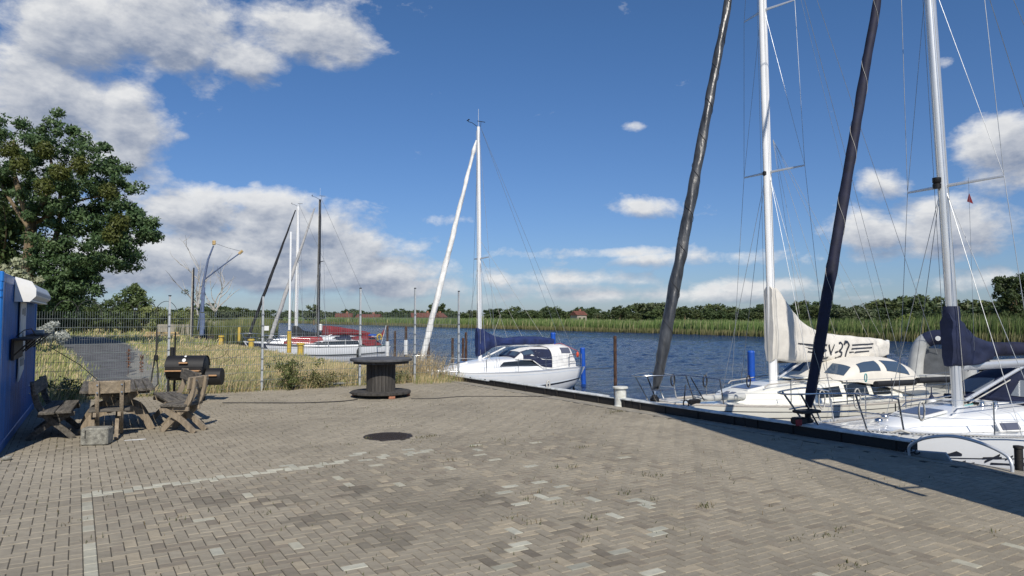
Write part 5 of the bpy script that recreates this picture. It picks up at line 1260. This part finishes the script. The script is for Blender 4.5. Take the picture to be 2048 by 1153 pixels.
mb = MB(); mb.tube([(x,0,1.62),(x+.01,0,1.2),(x-.01,0,.95)], .02, 6); mb.tube([(x-.01,-.02,.98),(x-.07,0,.6),(x-.10,0,.3),(x-.03,0,.18),(x+.06,0,.3),(x+.05,0,.65),(x,0,.98)], .016, 6); mb.build('strap', 'rope_dark', sp); MB().bbox((x,-.02,.93),(.1,.06,.14),.02).build('buckle', 'black', sp)
x = (lambda d: d.x*(Y_FENCE-.1)/d.y)(ray(350, 700)); t = thing('iron_bar', 'upright black iron bar against the fence behind the grill', 'bar', (x, Y_FENCE-.1, 0)); MB().tube([(0,0,0),(0,0,1.55)], .02, 6).build('bar', 'black', t)
t = thing('wire_tangle', 'thin rusty wire tangled in loops on the fence right of the grill', 'wire', (0, Y_FENCE+.05, 0)); x = (lambda d: d.x*Y_FENCE/d.y)(ray(425, 700))
mb = MB(); mb.tube(bezier([(x-.1,0,1.5),(x+.35,0,1.3),(x+.3,0,.95),(x-.1,0,.85),(x-.3,0,1.05),(x+.1,0,1.2),(x+.5,0,.8),(x+.65,0,.5),(x+.3,0,.45),(x+.2,0,.7),(x+.7,0,.95)], 60), .006, 4).build('strand', 'rust', t)
x = pxs[1]; MB().bbox((x+.09,-.04,1.62),(.12,.02,.12),.004).build('tag_plate', 'white_paint', fe)

# ------------------------------------------------------------------ cable drum table
p = at(768, 790); DR = (6.35, 16.45)
dt = thing('cable_drum_table', 'weathered wooden cable drum standing on end as a table', 'table', (DR[0], DR[1], 0), .2)
MB().lathe((0,0,.075), [(0,0),(.70,0),(.72,.01),(.72,.055),(.70,.065),(0,.065)], 48).build('bottom_disc', 'drum_wood', dt, 40)
MB().lathe((0,0,.86), [(0,0),(.72,0),(.74,.008),(.745,.03),(.745,.05),(.735,.06),(0,.062)], 56).build('top_disc', 'drum_top', dt, 40)
MB().lathe((0,0,.80), [(0,0),(.66,0),(.66,.058),(0,.06)], 40).build('under_disc', 'drum_wood', dt, 40)
nb = 24
for k in range(nb):
    a0, a1 = 2*math.pi*k/nb+.012, 2*math.pi*(k+1)/nb-.012; r0, r1 = .315, .345+random.uniform(-.004, .004)
    MB().prism([(r0*math.cos(a0), r0*math.sin(a0)), (r1*math.cos(a0), r1*math.sin(a0)), (r1*math.cos((a0+a1)/2)*1.006, r1*math.sin((a0+a1)/2)*1.006), (r1*math.cos(a1), r1*math.sin(a1)), (r0*math.cos(a1), r0*math.sin(a1))], .141, .799).build('stave', 'drum_wood', dt)
for a in (-1.75, -.55, .6, 2.3): MB().bbox((.66*math.cos(a), .66*math.sin(a), .037),(.15,.07,.07),.006, Matrix.Rotation(a+1.57,3,'Z')).build('brick', 'brick_red', dt)
# thin hose across the paving
pts = [at(px, py, .012) for px, py in [(445,806),(520,806),(600,806),(680,803),(715,799)]] ; o = MB().tube(bezier(pts, 20), .010, 5).build('cable', 'rope_dark'); tag(o, 'thin black cable lying on the paving left of the drum', 'cable')
pts = [at(px, py, .012) for px, py in [(822,798),(870,797),(930,793),(1000,793),(1080,793),(1140,790)]] ; o = MB().tube(bezier(pts, 20), .008, 5).build('cable', 'rope_dark'); tag(o, 'thin black cable running from the drum towards the quay edge', 'cable')
# manhole cover
p = at(776, 873); mh = thing('manhole_cover', 'round dark cast-iron manhole cover in the paving', 'manhole', (p.x, p.y, 0), .3)
MB().lathe((0,0,-.05), [(.395,0),(.395,.052),(.35,.052),(.345,.045),(0,.045)], 48).build('rim', 'iron', mh, 40); MB().lathe((0,0,-.005), [(.34,0),(.34,.006),(0,.006)], 48).build('lid', 'iron', mh, 40)
mb = MB()
for i in range(-7, 8):
    for j in range(-7, 8):
        x, y = i*.045, j*.045
        if x*x+y*y < .1: mb.box((x,y,.005),(.028,.028,.008))
mb.build('tread_studs', 'iron', mh)
# white spill on the paving
p = at(272, 880); rng = random.Random(3); mb = MB(); pts = []
for k in range(18): a = 2*math.pi*k/18; pts.append((p.x+.16*math.cos(a)*(1+rng.uniform(-.3,.3)), p.y+.04*math.sin(a)*(1+rng.uniform(-.5,.5))))
mb.prism(pts, .001, .004); kind(tag(mb.build('spill', 'white_paint'), 'dried white paint spill on the paving near the concrete block', 'stain'), 'thing')
# concrete block
p = at(194, 890); cb = MB().bbox((0,0,.13),(.38,.26,.26),.02).build('concrete_block', 'granite_block', None, None, (p.x, p.y+.05, 0), (0, 0, -.35)); tag(cb, 'rough mossy concrete block lying in front of the picnic table', 'block')
dm = MB().bbox((-.12,-.132,.17),(.012,.02,.12),.002).build('slot', 'black', cb)

# ------------------------------------------------------------------ picnic furniture
def plank(par, c, d, m, rz=0.0, rx=0.0, ry=0.0, name='plank', b=.008):
    return MB().bbox((0,0,0), d, b).build(name, m, par, None, c, (rx, ry, rz))
def curve_leg(par, pts, w_, th, m, name='leg'):
    """flat board cut along a curve in the x-z plane, thickness along y"""
    P = bezier([(x, 0, z) for x, _, z in pts], 12); y = pts[0][1]; L1, L2 = [], []
    for i, q_ in enumerate(P):
        a = P[max(i-1,0)]; b_ = P[min(i+1,len(P)-1)]; t_ = (b_-a).normalized(); n_ = Vector((-t_.z, 0, t_.x)); L1.append(q_+n_*w_/2); L2.append(q_-n_*w_/2)
    rows = [[(a.x,y-th/2,a.z),(a.x,y+th/2,a.z),(b_.x,y+th/2,b_.z),(b_.x,y-th/2,b_.z),(a.x,y-th/2,a.z)] for a, b_ in zip(L1, L2)]
    mb = MB().grid(rows); mb.add(rows[0][:4], [(0,1,2,3)]); mb.add(rows[-1][:4], [(0,1,2,3)]); return mb.build(name, m, par, 30)
def chair(name, label, loc, rz, ln, m1='wood_tan', m2='wood_grey', seat_n=2, backm='wood_tan_x'):
    """seat faces +x, back at -x, length along y"""
    t = thing(name, label, 'bench', loc, rz)
    ys = (-ln/2+.12, ln/2-.12) if ln < 1 else (-ln/2+.25, ln/2-.25)
    for y in ys:
        curve_leg(t, [(.30,y,.0),(.12,y,.18),(-.08,y,.36),(-.22,y,.60),(-.27,y,.92)], .085, .055, m1)
        curve_leg(t, [(-.34,y+.06,.0),(-.10,y+.06,.20),(.10,y+.06,.31),(.28,y+.06,.42)], .085, .055, m1)
        MB().bbox((.05,y+.03,.385),(.50,.05,.07),.006).build('seat_rail', m1, t)
        for z in (.74, .86):
            MB().lathe((-.315,y,z), [(.014,-.006),(.014,.006),(0,.008)], 8, Matrix.Rotation(R(-90),3,'Y')).build('bolt', 'steel', t)
    w_ = .21
    for k in range(seat_n): plank(t, (-.06+(w_+.015)*k, 0, .445), (w_, ln, .045), m2, 0, random.uniform(-.01,.01), 0, 'seat_plank')
    plank(t, (-.235, 0, .82), (.04, ln, .20), backm, 0, 0, R(-8), 'backrest')
    return t
# table
tb_ = thing('picnic_table', 'weathered grey picnic table of cross planks with crossed curved legs', 'table', (.66, 14.35, 0), R(-2))
for k in range(8):
    plank(tb_, (-.49+.137*k, random.uniform(-.04,.04), .72+random.uniform(-.006,.006)), (.122, 2.05+random.uniform(-.04,.04), .05), 'wood_grey', random.uniform(-.006,.006))
for y in (-.62, .62):
    curve_leg(tb_, [(-.52,y,0),(-.36,y,.28),(-.05,y,.42),(.28,y,.67)], .12, .07, 'wood_tan'); curve_leg(tb_, [(.52,y+.075,0),(.36,y+.075,.28),(.05,y+.075,.42),(-.28,y+.075,.67)], .12, .07, 'wood_tan')
    MB().bbox((0,y+.03,.66),(.95,.06,.07),.008).build('batten', 'wood_grey', tb_)
MB().bbox((0,0,.40),(.08,1.25,.08),.008).build('stretcher', 'wood_grey', tb_)
random.seed(11)
chair('picnic_chair', 'tan wooden chair seen from behind at the near end of the table', (.50, 13.22, 0), R(90-4), .58)
chair('picnic_bench', 'grey plank bench by the blue container, half in shade', (-.24, 14.0, 0), R(-4), 1.6, 'wood_grey', 'wood_grey', backm='wood_grey')
chair('picnic_bench', 'grey plank bench on the far right side of the table with slanting backrest', (1.62, 14.6, 0), R(183), 1.7, 'wood_tan', 'wood_grey', backm='wood_grey')
chair('picnic_chair', 'tan wooden chair with curved posts turned away, in front of the grill', (1.62, 13.35, 0), R(140), .56)

# ------------------------------------------------------------------ barrel grill
gr_ = thing('barrel_grill', 'black barrel smoker grill with side firebox and wooden handles', 'grill', (2.2, 17.75, 0), -R(27)); gr_.scale = (.88, .88, .97); X = Matrix.Rotation(R(90), 3, 'Y')
MB().lathe((-.47,0,.78), [(0,0),(.27,.0),(.285,.01),(.285,.92),(.27,.93),(0,.93)], 36, X).build('barrel', 'grill_black', gr_, 35)
rows = [[(x, .294*math.cos(a), .785+.294*math.sin(a)) for a in [R(8)+math.pi*(172-8)/180*i/18+0*i for i in range(19)]] for x in (-.475, .475)]
lid = MB().grid(rows).build('lid', 'grill_black', gr_, 40); MB().bbox((0,-.33,.92),(.22,.035,.035),.008).build('handle', 'handle_wood', lid); 
for sx in (-.09,.09): MB().bbox((sx,-.30,.92),(.02,.06,.02),.004).build('handle_bracket', 'black', lid)
MB().lathe((0,-.262,.975), [(.045,0),(.045,.012),(0,.016)], 20, Matrix.Rotation(R(62),3,'X')).build('thermometer', 'white_paint', lid, 40)
MB().lathe((0,-.16,1.06), [(.028,0),(.028,.01),(0,.012)], 16, Matrix.Rotation(R(40),3,'X')).build('badge', 'white_paint', lid, 40)
MB().bbox((0,-.37,.74),(.86,.14,.025),.006).build('front_shelf', 'handle_wood', gr_)
MB().lathe((.49,0,.58), [(0,0),(.19,.0),(.20,.01),(.20,.38),(.19,.39),(0,.39)], 32, X).build('firebox', 'grill_black', gr_, 35); MB().bbox((.70,-.235,.62),(.22,.035,.035),.008).build('firebox_handle', 'handle_wood', gr_)
MB().lathe((-.42,.05,1.0), [(.05,0),(.05,.26),(.055,.265),(.04,.27)], 16).build('chimney', 'grill_black', gr_, 40)
for sx in (-.40, .36):
    for sy in (-.2, .2): MB().bbox((sx,sy,.28),(.05,.05,.56),.006).build('leg', 'grill_black', gr_)
MB().bbox((0,0,.14),(.85,.42,.02),.004).build('lower_shelf', 'grill_black', gr_)

# ------------------------------------------------------------------ blue container kiosk
ck = thing('shipping_container', 'blue corrugated kiosk container with white awning box and notices', 'container', (-.87, 12.0, 0), R(-1.5))
H_, LN, WD = 2.56, 6.06, 2.44
def corr(y0, y1, x, z0, z1, dep=.036, pit=.14):
    pts = []; y = y0
    while y < y1:
        for a, dx in ((0,0),(.05,0),(.07,-dep),(.12,-dep),(.14,0)): 
            if y+a <= y1: pts.append((x+dx, y+a))
        y += .14
    return MB().grid([[(a, b, z0) for a, b in pts], [(a, b, z1) for a, b in pts]])
corr(.14, LN-.14, -.012, .14, H_-.12, .055).build('side_wall', 'container_blue', ck)
pts = []; x = -.14
mb = MB(); P0 = []
while x > -WD+.14:
    for a, dy in ((0,0),(.06,0),(.09,.03),(.16,.03),(.19,0)): P0.append((x-a, .03+dy))
    x -= .22
mb.grid([[(a, b, .14) for a, b in P0], [(a, b, H_-.12) for a, b in P0]]).build('end_wall', 'container_blue', ck)
mb = MB().box((-WD/2, LN/2, H_-.10), (WD-.1, LN-.1, .05)).build('roof', 'container_blue', ck); MB().box((-WD+.04, LN/2, H_/2), (.03, LN-.2, H_-.3)).build('far_wall', 'container_blue', ck); MB().box((-WD/2, LN-.04, H_/2), (WD-.2, .03, H_-.3)).build('rear_wall', 'container_blue', ck)
for sx, sy in ((0,0),(1,0),(0,1),(1,1)): MB().bbox((-.075-sx*(WD-.15), .075+sy*(LN-.15), H_/2), (.15,.15,H_-.24), .02).build('corner_post', 'container_blue', ck)
for z, hh in ((.07,.14),(H_-.07,.13)):
    for x in (-.045, -WD+.045): MB().bbox((x, LN/2, z), (.08, LN-.34, hh), .01).build('side_rail', 'container_blue', ck)
    for y in (.045, LN-.045): MB().bbox((-WD/2, y, z), (WD-.34, .08, hh), .01).build('end_rail', 'container_blue', ck)
    for sx in (0, 1):
        for sy in (0, 1):
            cs = MB().bbox((-.085-sx*(WD-.17), .085+sy*(LN-.17), z), (.178,.178,hh+.02), .015).build('corner_casting', 'container_blue', ck)
            if sy == 0:
                MB().lathe((0,0,0), [(.0,0),(.045,0),(.045,.012),(.0,.0125)], 16, Matrix.Rotation(R(90),3,'X')).build('lock_hole', 'black', cs, None, (-.10-sx*(WD-.2), -.002, z), None)
for z in (2.32, 2.22, 1.36, 1.28, .55): MB().bbox((-.16,.0,z), (.30,.03,.035), .008).build('end_rib', 'container_blue', ck)
# awning box along the side
aw = MB().slab([(.005,2.20),(.17,2.20),(.26,2.27),(.26,2.36),(.20,2.47),(.005,2.52)], 'y', 1.55, 5.5)
aw = aw.build('awning_box', 'white_paint', ck); MB().box((.15,3.52,2.19),(.12,3.9,.02)).build('awning_rail', 'alu', aw); MB().slab([(.0,2.17),(.20,2.17),(.28,2.26),(.28,2.38),(.22,2.49),(.0,2.56)], 'y', 1.51, 1.546).build('awning_end', 'white_paint', aw)
for k in range(6): MB().box((.267,1.6+3.9*(k+.5)/6,2.315),(.006,3.9/6-.02,.05)).build('awning_slat', 'deck_grey', aw)
# notice board
nb_ = MB().bbox((.02, 2.75, 1.68), (.02,.95,1.0), .004).build('notice_board', 'sign_white', ck)
for y, z, w_, hh in ((2.6,2.02,.22,.10),(2.95,2.02,.2,.14),(2.72,1.62,.3,.09),(2.82,1.38,.36,.10)): MB().box((.033,y,z),(.004,w_,hh)).build('printed_sheet', 'print_grey', nb_)
n2 = MB().slab([(2.28,.86),(3.10,1.02),(3.15,1.36),(2.3,1.36)], 'x', .012, .03).build('lower_notice', 'sign_white', ck); MB().box((.033,2.72,1.16),(.004,.6,.11)).build('printed_sheet', 'print_grey', n2)
# serving shelves
for y0, y1, d_ in ((1.1,2.65,.28),(3.3,5.3,.30)):
    s_ = MB().bbox((d_/2+.01,(y0+y1)/2,1.585),(d_,y1-y0,.03),.005).build('serving_shelf', 'shelf_brown', ck)
    MB().bbox((.03,(y0+y1)/2,1.42 if y0 < 2 else 1.46),(.04,y1-y0-.1,.30 if y0 < 2 else .22),.005).build('flap', 'shelf_brown', s_)
    for y in (y0+.1, y1-.1): MB().tube([(.02,y,1.32),(d_*.9,y,1.57)], .012, 6).build('bracket', 'shelf_brown', s_)
MB().tube([(.02,1.7,1.62),(.12,1.8,1.72),(.2,2.0,1.74),(.24,2.3,1.62)], .008, 5).build('cable', 'black', ck)
MB().bbox((.17,4.2,1.64),(.16,.3,.08),.03).build('ashtray', 'rubber_grey', ck)
MB().tube([(.25,5.2,1.35),(.8,6.0,.9),(1.3,6.6,.35)], .008, 5).build('guy_line', 'rope_dark', ck)

# ------------------------------------------------------------------ ladder handrail and small quay fittings
hr = thing('ladder_handrail', 'low curved grey tube handrail arching at the quay edge', 'handrail', (9.98, 4.9, 0))
f0, f1 = at(1819, 912), at(2025, 945); o0 = Vector((9.98, 4.9, 0)); D0, D1 = depth(f0.x, f0.y), depth(f1.x, f1.y)
def hp_(px, py, k): v = at_d(px, py, D0+(D1-D0)*k); return tuple(v-o0)
MB().tube(bezier([tuple(f0-o0), hp_(1820,892,.03), hp_(1850,877,.2), hp_(1905,873,.45), hp_(1960,886,.7), hp_(2008,908,.9), hp_(2022,925,.98), tuple(f1-o0)], 40), .021, 12).build('tube', 'alu', hr, 60)
pp = at(2036, 935); t = thing('dark_post', 'stubby black post right of the curved handrail', 'post', (pp.x+.03, pp.y, -.1)); MB().lathe((0,0,0), [(.05,0),(.05,.33),(.06,.34),(.06,.37),(0,.38)], 12).build('post', 'kerb_black', t, 40)
pp = at(1850, 905); t = thing('fender_plate', 'bent grey metal fender plate leaning on the quay edge under the handrail', 'plate', (10.02, 5.42, 0)); MB().slab([(-.30,-.02),(.30,-.02),(.34,.02),(.28,.07),(-.25,.12)], 'x', .0, .03).build('plate', 'galv', t, None, None, (0, R(-25), .03))
for k, (x, y) in enumerate(((10.0,5.72),(10.02,5.6))): pass
t = thing('chain_tackle', 'black shackles and chain at the end of the black kerb', 'chain', (9.98, 5.55, 0))
for k in range(5): MB().tube([(.03*math.cos(a)+.0, .055*k+.035*math.sin(a), .06+.02*math.cos(a+k)) for a in [2*math.pi*i/10 for i in range(11)]], .009, 5).build('link', 'black', t)
for nm_, a_, b_, sag in (('white mooring line from the bow of the cream boat to the kerb', (11.3,12.2,.02), (kx(13.2)+.1,13.2,.2), .12), ('white mooring line from the nearest boat bow to the kerb', (11.05,6.95,.10), (kx(6.0)+.1,6.0,.2), .08), ('grey mooring line from the small white boat to the kerb', (11.4,23.4,-.05), (kx(19.6)+.1,19.9,.16), .2)):
    A0, B0 = Vector(a_), Vector(b_); o = MB().tube([A0.lerp(B0, i/10)-Vector((0,0,sag*math.sin(math.pi*i/10))) for i in range(11)], .014, 6).build('mooring_line', 'rope_pale'); tag(o, nm_, 'rope')
rk = thing('rope_bundle', 'pale frayed rope bundle on the kerb near the stern of the small white boat', 'rope', (kx(15.6)+.1, 14.6, .19)); coil(rk, (0,0,.05), .10, 5, 'rope_pale', 'coil', .02)
t = thing('mooring_ring', 'black mooring ring and line on the kerb beside the cream boat bow', 'ring', (kx(10.0)+.1, 10.05, .19)); MB().tube([(0,.07*math.cos(a),.06+.07*math.sin(a)) for a in [2*math.pi*i/14 for i in range(15)]], .014, 6).build('ring', 'black', t); MB().tube([(0,.05,.12),(.5,.5,.35),(.9,.9,.3)], .012, 5).build('line', 'rope_dark', t); MB().bbox((0,0,.01),(.16,.3,.02),.005).build('plate', 'kerb_white', t)
# edge stones left by the fence
for px, py, s_, lab in ((672,771,.5,'flat grey slab lying by the drum at the grass edge'),(585,777,.22,'small pale stone in the grass edge left of the drum'),(597,776,.16,'tiny pale stone next to the other one at the grass edge')):
    p = at(px, py); o = MB().bbox((0,0,.04),(s_,s_*.35,.07),.015).build('edge_stone_block', 'granite_block', None, None, (p.x, p.y, 0), (0,0,random.uniform(-.2,.2))); tag(o, lab, 'stone')
p = at(14, 921); o = MB().bbox((0,0,.03),(.10,.07,.05),.02).build('pebble', 'granite_block', None, None, (p.x, p.y, 0)); tag(o, 'small pale stone at the corner of the blue container', 'stone')
# leafy weed bushes at the fence
def weed_bush(px, py, n, r_, hgt, label, cA, cB):
    p = at(px, py); t = thing('weed_bush', label, 'bush', (p.x, p.y, -.03)); C = [(random.gauss(0, r_*.5), random.gauss(0, r_*.4), random.uniform(.1, hgt), random.uniform(.10, .2)) for _ in range(n)]
    V, Fc, T = leaf_cloud(C, 40, 1, .035, cA, cB, 1.0); fast_mesh('foliage', V, Fc, 'leaf', T, t)
    mb = MB(); [mb.tube([(0,0,0), (c[0]*.6,c[1]*.6,c[2]*.6), (c[0],c[1],c[2])], .006, 4) for c in C[::2]]; mb.build('stem', 'grass', t)
weed_bush(583, 780, 34, .55, .75, 'green leafy weed clump at the fence left of the drum', (.10,.13,.04), (.18,.20,.07))
weed_bush(640, 776, 18, .5, .40, 'lower olive weed clump between the green weeds and the drum', (.15,.16,.06), (.26,.24,.11))
weed_bush(120, 800, 26, .5, .45, 'dark green weeds growing at the foot of the fence beside the container', (.07,.10,.03), (.14,.17,.06))
weed_bush(800, 766, 14, .35, .30, 'weedy green tuft right behind the drum', (.10,.13,.04), (.2,.2,.09))
for px, py, h2 in ((282,758,.75),(256,752,.9)):
    p = at(px, py); t = thing('dock_stalk', 'reddish dried dock stalk on the track, %s of the two' % ('nearer' if px > 270 else 'taller'), 'plant', (p.x, p.y, 0)); V, Fc, T = leaf_cloud([(0,0,h2*z,.07) for z in (.35,.5,.65,.8,.9)], 30, 1, .03, (.20,.08,.04), (.30,.14,.07), 1.2); fast_mesh('seed_head', V, Fc, 'leaf', T, t); MB().tube([(0,0,0),(0,0,h2)], .008, 4).build('stem', 'rust', t)

# ------------------------------------------------------------------ invented tower, added outside the right edge to cast the shade band on quay
tw = thing('shade_caster', 'narrow tower added out of the frame to cast shade on the quay', 'tower', (8.05, .9, 0), -SUN_HEAD)
MB().bbox((-.12,0,2.6),(1.6,1.1,5.2),.02).build('lower_blocker', 'shade_caster_wall', tw); MB().bbox((-.27,0,6.9),(2.0,1.25,3.4),.02).build('upper_blocker', 'shade_caster_wall', tw)  # upper block made wider to shape the edge of the cast shade
MB().tube([(-1.22,0,2.9),(-1.22,0,9.6)], .045, 8).build('shade_pole', 'galv', tw); MB().bbox((-1.07,0,3.2),(.4,.04,.04),.005).build('bracket', 'galv', tw)  # added pole, held off the side to cast the thin shadow line
MB().box((0,-.56,1.0),(.7,.03,1.9)).build('blocker_door', 'shelf_brown', tw)
